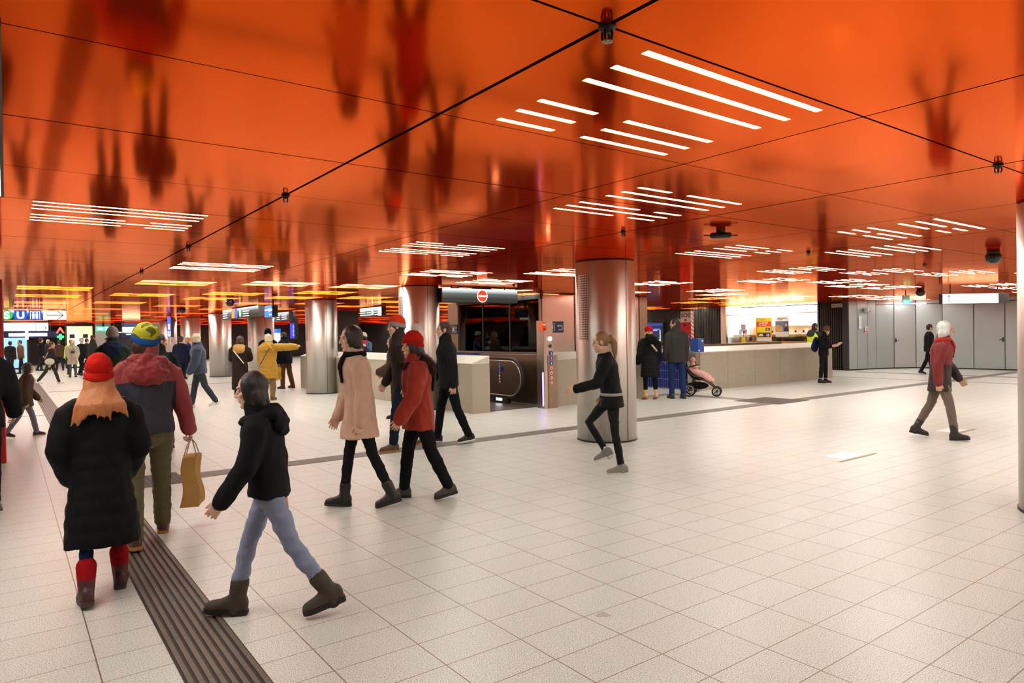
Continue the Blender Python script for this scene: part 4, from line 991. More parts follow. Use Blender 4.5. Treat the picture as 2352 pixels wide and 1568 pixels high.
class Fig:
    """Joint positions of a posed figure; +x is forwards, +y its left, the ground is z = 0."""
    def __init__(s, h, lean=4, legs=((18, 6, 0), (-16, 10, 0)), arms=((14, 6, 20), (-12, 6, 15)), head=(0, 0), side=0, twist=0, splay=2, build=1.0):
        k = s.k = h/1.75; s.b = build*k; l = R(lean)
        s.up = Vector((math.sin(l), math.sin(R(side)), math.cos(l))).normalized(); s.fw = Vector((s.up.z, 0, -s.up.x)).normalized()
        s.lf = Vector((0, 1, 0)); tw = R(twist); s.tlf = (s.lf*math.cos(tw) - Vector((1, 0, 0))*math.sin(tw)).normalized(); s.tfw = (s.lf*0 + Vector((1, 0, 0))*math.cos(tw) + s.lf*math.sin(tw)).normalized()
        s.P = Vector((0, 0, 0)); s.hip, s.knee, s.ank, s.fd, s.fu = [], [], [], [], []
        for i, (a, kn, fp) in enumerate(legs):
            sg = 1 if i == 0 else -1
            hp = Vector((0, sg*.088*s.b, -.02*k)); a = R(a); kn = R(kn); sp = R(splay)*sg
            kp = hp + Vector((math.sin(a), math.sin(sp), math.cos(a)*-1)).normalized()*.425*k
            ak = kp + Vector((math.sin(a-kn), math.sin(sp)*.6, -math.cos(a-kn))).normalized()*.425*k
            f = R(fp); tor = R(6)*sg
            fd = Vector((math.cos(f)*math.cos(tor), math.sin(tor)*math.cos(f), math.sin(f))); fu = Vector((-math.sin(f), 0, math.cos(f)))
            s.hip.append(hp); s.knee.append(kp); s.ank.append(ak); s.fd.append(fd); s.fu.append(fu)
        low = min(min((s.ank[i]-s.fd[i]*.06*k-s.fu[i]*.082*k).z, (s.ank[i]+s.fd[i]*.15*k-s.fu[i]*.082*k).z) for i in (0, 1))
        d = Vector((0, 0, -low))
        s.P += d
        for L in (s.hip, s.knee, s.ank): L[:] = [p + d for p in L]
        s.neck = s.P + s.up*.50*k
        s.sh, s.el, s.wr, s.hd = [], [], [], []
        for i, A in enumerate(arms):
            sg = 1 if i == 0 else -1
            f, ab, e = R(A[0]), R(A[1]), R(A[2]); inn = R(A[3]) if len(A) > 3 else R(8)
            sh = s.P + s.up*.435*k + s.tlf*sg*.178*k*build**.5
            def D(fl, lat): return (s.tfw*math.sin(fl)*math.cos(lat) + s.tlf*sg*math.sin(lat) - Vector((0, 0, 1))*math.cos(fl)*math.cos(lat)).normalized()
            el = sh + D(f, ab)*.29*k; wr = el + D(f+e, ab-inn)*.255*k
            s.sh.append(sh); s.el.append(el); s.wr.append(wr); s.hd.append(D(f+e, ab-inn))
        hy, hp_ = R(head[0]), R(head[1])
        base = s.neck + s.up*.05*k
        hf = Vector((math.cos(hy)*math.cos(hp_), math.sin(hy)*math.cos(hp_), math.sin(hp_))); hu = Vector((-math.cos(hy)*math.sin(hp_), -math.sin(hy)*math.sin(hp_), math.cos(hp_))); hu = (hu + s.up*.25).normalized(); hf = (hf - hu*hf.dot(hu)).normalized()
        s.hf, s.hu, s.hl = hf, hu, hu.cross(hf); s.hc = base + hu*.115*k + hf*.018*k; s.base = base
    def H(s, x, y, z): return s.hc + (s.hf*x + s.hl*y + s.hu*z)*s.k
    def hell(s, m, c, r, pitch=0):
        q = R(pitch); f = s.hf*math.cos(q) + s.hu*math.sin(q); u = s.hu*math.cos(q) - s.hf*math.sin(q)
        m.ell(s.H(*c), (f*r[0]*s.k, s.hl*r[1]*s.k, u*r[2]*s.k))
    def spine(s, t): return s.P + s.up*(t*s.k)
def hand(m, F, i, curl=(25, 32, 22), point=None, thumb=38):
    """Palm, four fingers of different length and a thumb from the side of the palm."""
    k = F.k*1.0; d = F.hd[i]; sg = 1 if i == 0 else -1
    inn = -F.tlf*sg; inn = (inn - d*inn.dot(d)).normalized()          # palm side looks inwards
    fr = d.cross(inn) * (1 if sg < 0 else -1)
    if fr.dot(F.tfw) < 0 and abs(d.z) > .5: fr = -fr                # thumb side to the front
    if fr.z < 0 and abs(d.z) <= .5: fr = -fr
    w = F.wr[i]
    m.tube([w-d*.015*k, w+d*.025*k, w+d*.06*k, w+d*.092*k], [(.026*k, .019*k), (.036*k, .017*k), (.041*k, .0155*k), (.038*k, .0125*k)], 12, side=fr)
    for j, (off, L) in enumerate(((.0325, .072), (.0110, .081), (-.0105, .075), (-.031, .058))):
        c = [R(q) for q in (curl if not (point is not None and j != point) else (70, 85, 50))]
        if point is not None and j == point: c = [R(4), R(3), R(2)]
        p = w + d*.088*k + fr*off*k; pts = [p-d*.02*k, p]; a = 0; fan = fr*(off*2.6)
        for q, seg in zip(c, (.45, .32, .25)):
            a += q; v = (d*math.cos(a) + inn*math.sin(a) + fan).normalized(); p = p + v*L*seg*k; pts.append(p)
        m.tube(pts, [.0088*k, .0086*k, .0080*k, .0073*k, .0058*k], 8, side=fr)
    a = R(thumb); p = w + d*.030*k + fr*.028*k; v = (d*math.cos(a) + fr*math.sin(a) + inn*.35).normalized(); v2 = (d*math.cos(a*.5) + fr*math.sin(a*.3) + inn*.55).normalized()
    m.tube([p-v*.012*k, p+v*.030*k, p+v*.030*k+v2*.030*k, p+v*.030*k+v2*.052*k], [.0135*k, .0115*k, .0098*k, .0075*k], 8, side=inn)
def body_mesh(F, mat, par, voxel, hands, female, point, curl):
    m = MB(); k, b = F.k, F.b
    tor = [(-.10, .10, .085), (-.02, .148, .10), (.10, .130, .088), (.22, .132, .092), (.34, .150, .10), (.42, .138, .085), (.47, .085, .066), (.50, .058, .056), (.56, .052, .054), (.60, .05, .052)]
    if female: tor[1] = (-.02, .155, .105); tor[2] = (.10, .118, .082); tor[4] = (.34, .14, .105)
    pts = [F.spine(t[0]) for t in tor[:-2]] + [F.base, F.base + F.hu*.06*k]
    m.tube(pts, [(t[1]*b, t[2]*b) for t in tor], 18, side=F.tlf)
    for i in (0, 1):
        m.tube([F.hip[i]+Vector((0, 0, .03*k)), F.hip[i].lerp(F.knee[i], .35), F.hip[i].lerp(F.knee[i], .8), F.knee[i], F.knee[i].lerp(F.ank[i], .28), F.knee[i].lerp(F.ank[i], .75), F.ank[i]], [.064*b, .056*b, .038*b, .034*b, .034*b, .028*b, .028*b], 14)
        f = F.ank[i]
        m.tube([f-F.fd[i]*.035*k-F.fu[i]*.05*k, f+F.fd[i]*.02*k-F.fu[i]*.035*k, f+F.fd[i]*.09*k-F.fu[i]*.055*k, f+F.fd[i]*.14*k-F.fu[i]*.062*k], [.03*k, (.036*k, .038*k), (.038*k, .022*k), (.034*k, .014*k)], 10, side=F.fd[i].cross(F.fu[i]))
        m.tube([F.neck-F.up*.03*k, F.sh[i], F.sh[i].lerp(F.el[i], .5), F.el[i], F.el[i].lerp(F.wr[i], .3), F.wr[i]], [.045*b, .050*b, .043*b, .037*b, .037*b, .026*b], 12, side=F.tfw)
        if hands[i]: hand(m, F, i, curl[i], point if i == 1 else None)
    # head: skull, jaw, nose, brow, lips, chin, ears
    F.hell(m, (-.008, 0, .022), (.098, .076, .100)); F.hell(m, (.026, 0, -.045), (.068, .058, .075)); F.hell(m, (.070, 0, -.100), (.024, .026, .020))
    m.tube([F.H(.086, 0, .022), F.H(.101, 0, -.006), F.H(.109, 0, -.025)], [.008*k, .0105*k, .0125*k], 8, side=F.hl)
    for q in (-1, 1):
        F.hell(m, (.098, q*.012, -.029), (.011, .009, .009)); F.hell(m, (.080, q*.030, .034), (.018, .026, .009)); F.hell(m, (.066, q*.040, -.022), (.024, .022, .020))
        F.hell(m, (-.006, q*.078, -.004), (.019, .008, .030)); F.hell(m, (-.014, q*.083, .008), (.012, .006, .018))
    F.hell(m, (.090, 0, -.058), (.012, .024, .007)); F.hell(m, (.087, 0, -.069), (.012, .021, .008))
    o = m.build('body', mat, par); remesh(o, voxel, 2); return o
def eyes(F, par):
    for q in (1, -1):
        m = MB(); c = F.H(.0755, q*.031, .010); m.ball(c, .0115*F.k, mi=0); m.ball(F.H(.0818, q*.031, .010), .0062*F.k, mi=1)
        m.build('eye', [plain('eye_white', srgb(150, 138, 130), .35), plain('eye_dark', srgb(40, 26, 18), .2)], par, True)
def shoe(F, i, par, mat, sole, name, shaft=0.0, thick=.026, heel=0.0, size=1.0, lace=None):
    k = F.k*size; a = F.ank[i]; fd, fu = F.fd[i], F.fu[i]; sd = fu.cross(fd).normalized(); g = a - fu*.082*F.k
    prof = [(-.074, .024, .07), (-.06, .036, .10), (-.02, .040, .115), (.02, .040, .112), (.05, .042, .095), (.09, .046, .072), (.125, .047, .062), (.155, .040, .054), (.174, .022, .040)]
    m = MB(); rs = []
    for x, w, h in prof:
        c = g + fd*x*k + fu*(h/2+.008)*k
        rs.append([c + sd*(w*k*math.copysign(abs(math.cos(q))**.75, math.cos(q))) + fu*(h/2*k*math.copysign(abs(math.sin(q))**.75, math.sin(q))) for q in [2*PI*j/14 for j in range(14)]])
    m.rings(rs)
    kd = (F.knee[i]-a).normalized(); m.tube([a-fu*.05*k+fd*-.005*k, a+fd*-.003*k, a+kd*(.03+shaft)*k], [.046*k, (.048*k, .048*k), (.056*k if shaft else .046*k)], 14, side=sd)
    o = m.build(name, mat, par); remesh(o, .009, 2)
    s = MB(); rs = []
    out = [(-.078, .022), (-.066, .037), (-.03, .042), (.02, .041), (.07, .045), (.11, .049), (.140, .046), (.165, .034), (.178, .016)]
    lo = [g + fd*x*k + sd*w*k for x, w in out] + [g + fd*x*k - sd*w*k for x, w in reversed(out)]
    n = len(lo); s.add(lo + [p + fu*thick*k for p in lo], [tuple(range(n-1, -1, -1)), tuple(range(n, 2*n))] + [(j, (j+1) % n, n+(j+1) % n, n+j) for j in range(n)])
    s.build('sole', sole, o)
    if lace: 
        l = MB()
        for q in range(4): c = a + fd*(.03+.022*q)*k - fu*(.012+.011*q)*k; l.tube([c+sd*.022*k, c+fu*.006*k, c-sd*.022*k], .0035*k, 6)
        l.build('laces', lace, o)
    return o
def trousers(F, par, mat, voxel, slim=1.0, length=1.0, name='trousers', crease=.006, waist=.10):
    m = MB(); k, b = F.k, F.b
    m.tube([F.spine(waist), F.spine(.0), F.spine(-.08)], [(.150*b, .108*b), (.165*b, .118*b), (.135*b, .110*b)], 18)
    for i in (0, 1):
        H_, K, A = F.hip[i], F.knee[i], F.ank[i]; e = K.lerp(A, length) if length <= 1 else A
        m.tube([H_+Vector((0, 0, .03*k)), H_.lerp(K, .3), H_.lerp(K, .75), K, K.lerp(e, .3), K.lerp(e, .75), e], [.086*b, .086*b*(.5+.5*slim), .072*b*slim, .066*b*slim, .065*b*slim, .058*b*slim, .056*b*slim], 16)
    o = m.build(name, mat, par); return remesh(o, voxel, 3, crease, (7, 7, 16), 1)
def coat(F, par, mat, voxel, length=.15, off=.02, flare=0.0, name='jacket', quilt=0.0, qstep=.075, sleeve=1.0, sleeves=(1, 1), crease=.008, collar=.0, hood=None, hem_x=0.0, seed=2, belt=0.0, slen=1.0):
    """Torso and sleeves as one garment; length is how far below the hips it hangs."""
    m = MB(); k, b = F.k, F.b
    tab = [(-.10, .150, .108), (.0, .160, .116), (.12, .146-belt, .110-belt), (.26, .158, .118), (.36, .172, .124), (.42, .162, .108), (.465, .112, .086), (.50, .074, .070), (.54, .066, .066)]
    pts, rad = [], []
    n = int(length/.014)
    for i in range(n, 0, -1):
        z = i/n*length; u = z/max(.001, length); p = F.P + Vector((F.up.x*-.0 + hem_x*u*k, 0, -z*k)); q = 1 + quilt*(abs(math.sin(PI*z/qstep)) - .6)
        w, d = .160+flare*u, .116+flare*.8*u; pts.append(p); rad.append(((w+off)*b*q, (d+off)*b*q))
    t = .0
    while t <= .5401:
        w, d = lerp(tab, t); q = 1 + quilt*(abs(math.sin(PI*(t+10*qstep)/qstep)) - .6)*(1 if t < .45 else .3)
        pts.append(F.spine(t)); rad.append(((w+off)*b*q, (d+off)*b*q)); t += .014
    m.tube(pts, rad, 26, side=F.tlf, round_ends=False)
    for i in (0, 1):
        S, E, W = F.sh[i], F.el[i], F.wr[i]; pp, rr = [F.spine(.40)+ (S-F.spine(.435))*.35], [.062*b+off]
        for a, c, r0, r1 in ((S, E, .066, .056), (E, W if slen == 1 else E.lerp(W, slen), .056, .047)):
            L = (c-a).length; nn = max(2, int(L/.014))
            for j in range(nn + (1 if c is not E else 0)):
                u = j/nn; z = u*L + (0 if a is S else .29*k); q = 1 + quilt*1.2*(abs(math.sin(PI*z/qstep)) - .6)
                pp.append(a.lerp(c, u)); rr.append(((r0+(r1-r0)*u)*sleeve*b+off*.6)*q)
        if sleeves[i]: m.tube(pp, rr, 16, side=F.tfw)
    if collar: m.tube([F.spine(.47), F.spine(.52), F.base+F.hu*(collar-.03)*k], [(.088*b+off*.6, .082*b+off*.6), (.080*b+off*.5, .078*b+off*.5), (.078*b+off*.5, .076*b+off*.5)], 18, side=F.tlf)
    o = m.build(name, mat, par); remesh(o, voxel, 3, crease, (10, 10, 5), seed)
    if hood:
        hm = MB()
        hm.ell(F.spine(.425)-F.tfw*.145*b, (F.tlf*.155*b, F.up*.105*b, F.tfw*.062*b)); hm.ell(F.spine(.50)-F.tfw*.095*b, (F.tlf*.150*b, F.up*.075*b, F.tfw*.082*b))
        ring = [F.spine(.475) + F.tlf*math.cos(a)*.125*b + F.tfw*math.sin(a)*.115*b + F.up*(.028*k*math.sin(a+PI)) for a in [2*PI*j/18 for j in range(19)]]
        hm.tube(ring, [.042*b]*19, 10)
        h = hm.build('hood', hood, o); remesh(h, voxel*.9, 3, crease*1.4, (14, 14, 14), 5)
    return o
def beanie(F, par, mat, tall=0.0, slouch=0.0, pom=None, cuff=True, cuffmat=None, tilt=14):
    m = MB()
    F.hell(m, (-.016, 0, .048+tall*.4), (.112, .094, .092+tall*.75), tilt)
    if slouch: F.hell(m, (-.07, 0, .07+tall*.4), (.075, .085, .065+slouch*.2), tilt)
    o = m.build('beanie', mat, par); remesh(o, .008, 3, .004, (20, 20, 20), 3)
    if cuff:
        c = MB(); q = R(tilt); pts = []
        for j in range(25):
            a = 2*PI*j/24; x, y = .106*math.cos(a), .090*math.sin(a); pts.append(F.H(-.014 + x*math.cos(q), y, .028 + x*math.sin(q)))
        rs = []
        for j in range(24):
            rad = (pts[j]-F.H(-.014, 0, .028)).normalized(); rs.append([pts[j] + rad*(.010*F.k*math.cos(w)) + F.hu*(.030*F.k*math.sin(w)) for w in [2*PI*q2/8 for q2 in range(8)]])
        c.rings(rs, False, wrap=True); c.build('cuff', cuffmat or mat, o, True)
    if pom: MB().ball(F.H(-.05, 0, .165+tall), .045*F.k).build('pompom', pom, o, True)
    return o
def hair(F, par, mat, kind='short', name='hair', strands=None):
    m = MB()
    F.hell(m, (-.018, 0, .030), (.100, .086 if kind in ('short', 'pony', 'bun') else .096, .104))
    if kind in ('bob', 'long', 'loose'): F.hell(m, (-.045, 0, -.10), (.06, .085, .07))
    if kind == 'short': F.hell(m, (-.045, 0, -.02), (.066, .074, .075))
    if kind in ('bob', 'long', 'loose'):
        F.hell(m, (-.024, 0, -.045), (.080, .108, .105))
        for q in (-1, 1): F.hell(m, (.022, q*.074, .0), (.036, .022, .085), 8)
    k = F.k
    if kind == 'long':
        back = F.spine(.40) - F.tfw*.15*F.b
        m.tube([F.H(-.06, 0, .0), F.H(-.085, 0, -.10), back+F.up*.08*k, back-F.up*.10*k, back-F.up*.2*k], [(.085*k, .05*k), (.098*k, .045*k), (.125*k, .035*k), (.115*k, .028*k), (.06*k, .02*k)], 16, side=F.hl)
    if kind == 'loose':
        rh = random.Random(int(k*1000))
        if strands is None: m.tube([F.H(-.06, 0, -.02), F.H(-.08, 0, -.10), F.spine(.455)-F.tfw*.185*F.b], [(.085*k, .05*k), (.095*k, .05*k), (.10*k, .03*k)], 14, side=F.hl)
        for sg in (strands or (1.0, .78, .55, .33, .1, -.12, -.35, -.58, -.8, -1.0)):
            w = .135*sg*k; dn = rh.uniform(.03, .12)*k
            back = F.spine(.455) - F.tfw*(.205-.05*abs(sg))*F.b + F.tlf*w
            m.tube([F.H(-.05+.02*abs(sg), sg*.065, -.03), F.H(-.075+.03*abs(sg), sg*.088, -.11), back + F.up*.02*k, back - F.up*dn + F.tlf*sg*.045*k - F.tfw*.012*k], [(.032*k, .034*k), (.034*k, .036*k), (.030*k, .026*k), (.009*k, .007*k)], 10, side=F.hl)
    if kind == 'pony':
        m.tube([F.H(-.085, 0, .05), F.H(-.135, 0, .045), F.H(-.155, 0, -.02), F.H(-.15, 0, -.13), F.H(-.14, .01, -.22)], [.030*k, .034*k, .040*k, .034*k, .012*k], 12, side=F.hl)
    if kind == 'bun': F.hell(m, (-.115, 0, .06), (.045, .045, .045))
    o = m.build(name, mat, par); return remesh(o, .009, 2, .005, (30, 30, 6), 4)
def scarf(F, par, mat, name='scarf'):
    m = MB(); ring = [F.spine(.515) + F.tlf*math.cos(a)*.085*F.b + F.tfw*math.sin(a)*.088*F.b for a in [2*PI*j/16 for j in range(17)]]
    m.tube(ring, [.034*F.b]*17, 10); m.tube([F.spine(.49)+F.tfw*.115*F.b+F.tlf*.03, F.spine(.40)+F.tfw*.155*F.b+F.tlf*.04, F.spine(.26)+F.tfw*.15*F.b+F.tlf*.05], [(.05*F.b, .022*F.b), (.05*F.b, .018*F.b), (.045*F.b, .012*F.b)], 10, side=F.tlf)
    o = m.build(name, mat, par); return remesh(o, .010, 2, .006, (16, 16, 16), 6)
def person(label, loc, rz, F, sk=SK_LIGHT, group=None, hands=(1, 1), face=False, female=False, point=None, near=1, curl=((25, 32, 22), (25, 32, 22))):
    t = thing('person', label, 'person', (loc[0], loc[1], 0), R(rz), group)
    body_mesh(F, sk, t, (.0046, .0066, .011)[near], hands, female, point, curl)
    if face: eyes(F, t)
    return t
VX = (.010, .013, .017)
CL = cloth
BLACKC = CL('black_coat_cloth', srgb(22, 21, 22), .8); SOLE_D = plain('sole_dark', srgb(30, 26, 24), .7); SOLE_W = plain('sole_white', srgb(226, 220, 212), .6); SOLE_T = plain('sole_tan', srgb(170, 110, 50), .7)
DENIM = CL('dark_denim', srgb(34, 48, 88), .85); BLKT = CL('black_trousers_cloth', srgb(20, 20, 22), .85); DKGREY = CL('dark_grey_cloth', srgb(44, 44, 46), .85)
BOOT_BR = plain('brown_leather', srgb(74, 42, 30), .5, bump=.15); BOOT_BK = plain('black_leather', srgb(24, 22, 21), .4, bump=.1); SNEAK_W = plain('white_sneaker', srgb(226, 220, 214), .55)
BLOND = hairmat('blond_hair', srgb(196, 146, 84)); BROWNH = hairmat('brown_hair', srgb(62, 38, 26)); DARKH = hairmat('dark_hair', srgb(32, 24, 22)); PALEH = hairmat('pale_blond_hair', srgb(226, 206, 168)); WHITEH = hairmat('white_hair', srgb(224, 220, 214))
def world(t, p): return Matrix.Translation(t.location) @ Matrix.Rotation(t.rotation_euler.z, 4, 'Z') @ Vector(p)
STRIDE = lambda a, b=None, kf=6, kb=14, fp=0, bp=-12: ((a, kf, fp), (-(b or a), kb, bp))
def socks(F, par, mat):
    for i in (0, 1):
        MB().tube([F.ank[i], F.ank[i].lerp(F.knee[i], .42)], [.050*F.k, .066*F.k], 14).build('sock', mat, par, True)

# --- person with yellow green beanie and maroon jacket, walking away with a paper bag
F = Fig(1.69, 5, legs=((-15, 6, -6), (20, 12, 4)), arms=((-8, 8, 18), (10, 17, 10, 4)), head=(22, 4), build=1.06)
t = person('person walking away in yellow green knit beanie and maroon hooded jacket, olive trousers', (.86, 5.92), 86, F, near=0, face=True, curl=((25, 32, 22), (52, 62, 40)))
PB_T, PB_F = t, F
def two_tone(name, hi, lo, z):
    m = NT(name); c = m.coord(); s = m.n('SeparateXYZ'); m.l(c, s.inputs[0]); f = m.noise(c, 10, 4)
    st = m.math('GREATER_THAN', m.math('ADD', s.outputs[2], m.math('MULTIPLY', f, .03)), z)
    q = m.math('GREATER_THAN', m.math('ABSOLUTE', s.outputs[1]), .205)
    m.l(m.mix(m.math('MAXIMUM', st, q), lo, hi), m.p.inputs['Base Color']); m.set(Roughness=.7); m.bump(m.noise(c, 16, 5), .5, .012); return m.m
MAROON = CL('maroon_shell', srgb(138, 40, 40), .6)
coat(F, t, two_tone('maroon_navy_shell', srgb(142, 44, 44), srgb(24, 24, 36), 1.24), VX[0], .06, .026, .0, 'jacket', crease=.014, collar=.07, hood=MAROON)
trousers(F, t, CL('olive_cloth', srgb(92, 80, 52), .85), VX[0], 1.05, .96, crease=.010)
for i in (0, 1): shoe(F, i, t, BOOT_BR, SOLE_T, 'boot', .07, .028, lace=M_DARK)
hair(F, t, BROWNH, 'bob')
beanie(F, t, knit('yellow_green_knit', srgb(206, 196, 60), srgb(96, 104, 40)), .02, .03, cuffmat=knit('blue_knit', srgb(38, 92, 170)), tilt=16)
bagpos = world(t, F.wr[1] + F.hd[1]*.085)
t = thing('paper_bag', 'brown paper bag hanging from the hand of the person in maroon jacket', 'bag', (bagpos.x, bagpos.y, bagpos.z-.02), R(70))
def paper_bag(t, w=.125, d=.07, h=.40, drop=.13, mat=None):
    M_PAP = mat or plain('brown_paper', srgb(176, 126, 62), .8, var=.1, nscale=14, bump=.3)
    m = MB(); n = 10; rs = []
    for i in range(n+1):
        u = i/n; z = -drop-h*(1-u); b = 1-.06*u + .008*math.sin(u*9)
        rs.append([Vector((x*b, y*b*(1-.25*u)+.012*math.sin(u*7+x*30), z)) for x, y in ((-w, -d), (0, -d*.94), (w, -d), (w*1.02, 0), (w, d), (0, d*.94), (-w, d), (-w*1.02, 0))])
    m.rings(rs); m.build('bag_body', M_PAP, t)
    for s in (-1, 1): MB().tube([(-w*.5, s*d*.7, -drop), (-w*.4, s*d*.35, -.04), (0, s*.008, .0), (w*.4, s*d*.35, -.04), (w*.5, s*d*.7, -drop)], .004, 6).build('bag_handle', M_PAP, t, True)
paper_bag(t)

# --- small figure in red beanie and long black coat
F = Fig(1.44, 3, legs=((-13, 6, -4), (17, 22, 8)), arms=((-8, 17, 30, 34), (-2, 15, 28, 34)), head=(-6, -3), build=1.0)
t = person('person in bright red beanie and long black padded coat walking away, red socks', (.45, 4.86), 86, F, near=0, female=True)
coat(F, t, CL('black_padding', srgb(17, 17, 18), .7), VX[0], .56, .040, .055, 'coat', .035, .11, 1.10, hem_x=-.055, crease=.010, collar=.05, seed=3)
trousers(F, t, CL('navy_trousers', srgb(22, 30, 58), .85), VX[0], .74, .72, waist=.0)
socks(F, t, knit('red_sock_knit', srgb(176, 18, 26)))
for i in (0, 1): shoe(F, i, t, plain('dark_red_leather', srgb(66, 28, 26), .55, bump=.15), plain('sole_brown', srgb(72, 52, 42), .7), 'boot', .06, .03, size=1.05)
hair(F, t, hairmat('copper_hair', srgb(190, 112, 58)), 'loose')
beanie(F, t, knit('red_knit', srgb(214, 30, 20)), .05, .02, tilt=12)

# --- dark figure cut off at the left edge
F = Fig(1.72, 5, legs=STRIDE(15), arms=((-14, 12, 20), (10, 14, 30, 12)))
t = person('person in black jacket cut off at the left edge, walking away', (-.22, 7.95), 88, F, near=1)
coat(F, t, BLACKC, VX[1], .16, .03, .01, 'jacket', .02, .1, 1.15); trousers(F, t, BLKT, VX[1])
for i in (0, 1): shoe(F, i, t, BOOT_BK, SOLE_D, 'shoe')
hair(F, t, DARKH)

# --- striding youngster with light jeans and brown boots
F = Fig(1.40, 7, legs=((-21, 14, -14), (21, 8, 8)), arms=((16, 7, 20), (-18, 7, 12)), head=(0, -8), build=.92)
t = person('person in black jacket, pale jeans and dark boots striding left, nearest of all', (1.16, 3.86), 158, F, near=0, face=True, female=True)
coat(F, t, CL('black_short_jacket', srgb(24, 23, 25), .8), VX[0], .07, .030, .02, 'jacket', crease=.010, collar=.05, hood=CL('black_hood2', srgb(26, 25, 27), .8))
trousers(F, t, CL('pale_denim', srgb(134, 138, 162), .9), VX[0], 1.0, .92, crease=.010)
for i in (0, 1): shoe(F, i, t, plain('dark_brown_suede', srgb(70, 60, 50), .85, bump=.3), SOLE_D, 'boot', .09, .026, size=1.16)
hair(F, t, DARKH, 'bob')

# --- pale pink coat
F = Fig(1.67, 4, legs=((-14, 10, -10), (13, 6, 6)), arms=((-7, 8, 14), (10, 6, 14)), head=(10, -6))
t = person('person in pale pink knee length coat, black leggings and black ankle boots', (2.56, 5.80), 163, F, near=0, female=True, face=True)
coat(F, t, CL('pale_pink_wool', srgb(206, 160, 136), .85), VX[0], .27, .026, .055, 'coat', crease=.015, collar=.05, seed=7)
trousers(F, t, CL('black_leggings', srgb(24, 22, 23), .75), VX[0], .80, .97, 'leggings')
for i in (0, 1): shoe(F, i, t, BOOT_BK, SOLE_D, 'boot', .08)
hair(F, t, DARKH, 'bob'); scarf(F, t, CL('black_scarf_cloth', srgb(26, 25, 27), .9))

# --- rust red coat with red beanie
F = Fig(1.58, 3, legs=((-15, 10, -10), (14, 8, 4)), arms=((12, 7, 20), (-12, 7, 12)), head=(12, -4), build=1.06)
t = person('person in rust red coat and scarlet bobble beanie walking beside the pink coat', (3.13, 5.74), 160, F, near=0, female=True, face=True)
coat(F, t, CL('rust_red_cloth', srgb(150, 40, 18), .8), VX[0], .20, .030, .02, 'coat', .02, .12, 1.15, crease=.015, collar=.05, hood=CL('dark_fur', srgb(52, 30, 26), .95), seed=9)
trousers(F, t, BLKT, VX[0], 1.0, .93)
for i in (0, 1): shoe(F, i, t, plain('grey_brown_leather', srgb(62, 56, 50), .6, bump=.2), SOLE_D, 'boot', .10)
hair(F, t, DARKH, 'long'); beanie(F, t, knit('scarlet_knit', srgb(224, 36, 22)), .03, 0, pom=CL('white_pompom', srgb(226, 214, 204), .95), cuffmat=knit('scarlet_cuff', srgb(196, 26, 20)))

# --- two walkers behind the coats
F = Fig(1.77, 4, legs=((-13, 10, -8), (15, 8, 6)), arms=((-14, 7, 14), (12, 7, 16)), head=(0, 0))
t = person('person in black clothes with white soled black sneakers behind the rust coat', (5.09, 8.42), 155, F, near=1, face=True)
coat(F, t, CL('black_jacket_cloth', srgb(27, 27, 29), .8), VX[1], .14, .024, 0, 'jacket', collar=.05); trousers(F, t, BLKT, VX[1])
for i in (0, 1): shoe(F, i, t, M_RUB, SOLE_W, 'sneaker', 0, .022)
hair(F, t, BROWNH, 'short')
F = Fig(1.83, 5, legs=((14, 8, 0), (-16, 14, -10)), arms=((-12, 7, 14), (10, 7, 20)), head=(0, -4))
t = person('person in orange red beanie with grey cuff and tan soled boots, before the steel column', (4.33, 8.36), 157, F, near=1, face=True)
coat(F, t, CL('dark_brown_jacket', srgb(50, 36, 32), .8), VX[1], .14, .026, 0, 'jacket', .02, .1, collar=.05); trousers(F, t, CL('dark_navy_cloth', srgb(28, 32, 46), .85), VX[1], 1.06, .92)
for i in (0, 1): shoe(F, i, t, plain('hiking_leather', srgb(92, 62, 40), .6, bump=.2), SOLE_T, 'boot', .06, .026)
hair(F, t, DARKH); beanie(F, t, knit('orange_red_knit', srgb(226, 58, 26)), .02, cuffmat=knit('grey_knit', srgb(150, 146, 142)))
F = Fig(1.55, 2, legs=((3, 4, 0), (-4, 6, 0)), arms=((14, 8, 50, 20), (10, 8, 40, 20)), head=(0, -8))
t = person('person in brown padded coat standing before the granite parapet', (5.90, 11.72), 150, F, near=1, female=True)
coat(F, t, CL('brown_padding', srgb(84, 62, 50), .75), VX[1], .24, .040, .02, 'coat', .05, .085, 1.25, collar=.05, hood=CL('brown_hood', srgb(96, 74, 58), .85)); trousers(F, t, CL('brown_trousers', srgb(58, 44, 38), .85), VX[1])
for i in (0, 1): shoe(F, i, t, BOOT_BR, SOLE_D, 'boot', .05)
hair(F, t, BROWNH, 'bob')

# --- jogger before the big column
F = Fig(1.58, 9, legs=((-4, 6, 0), (42, 72, -20)), arms=((22, 10, 55), (-26, 12, 60)), head=(0, -8))
t = person('jogger in black top and leggings with grey trainers before the big steel column', (5.37, 5.42), 138, F, near=0, female=True, face=True)
coat(F, t, CL('black_running_top', srgb(20, 20, 22), .7), VX[0], .14, .016, .03, 'running_top', crease=.008); trousers(F, t, CL('running_tights', srgb(26, 26, 28), .6), VX[0], .78, .9, 'leggings')
MB().tube([F.spine(-.0)+F.tlf*math.cos(a)*.179*F.b+F.tfw*math.sin(a)*.135*F.b+F.up*.02 for a in [2*PI*j/24 for j in range(25)]], [(.016, .006)]*25, 8, side=(0, 0, 1)).build('waist_band', plain('grey_band', srgb(150, 142, 134), .6), t, True)
for i in (0, 1): shoe(F, i, t, plain('grey_mesh', srgb(136, 126, 116), .8, bump=.3), SOLE_W, 'trainer', 0, .026, size=1.04)
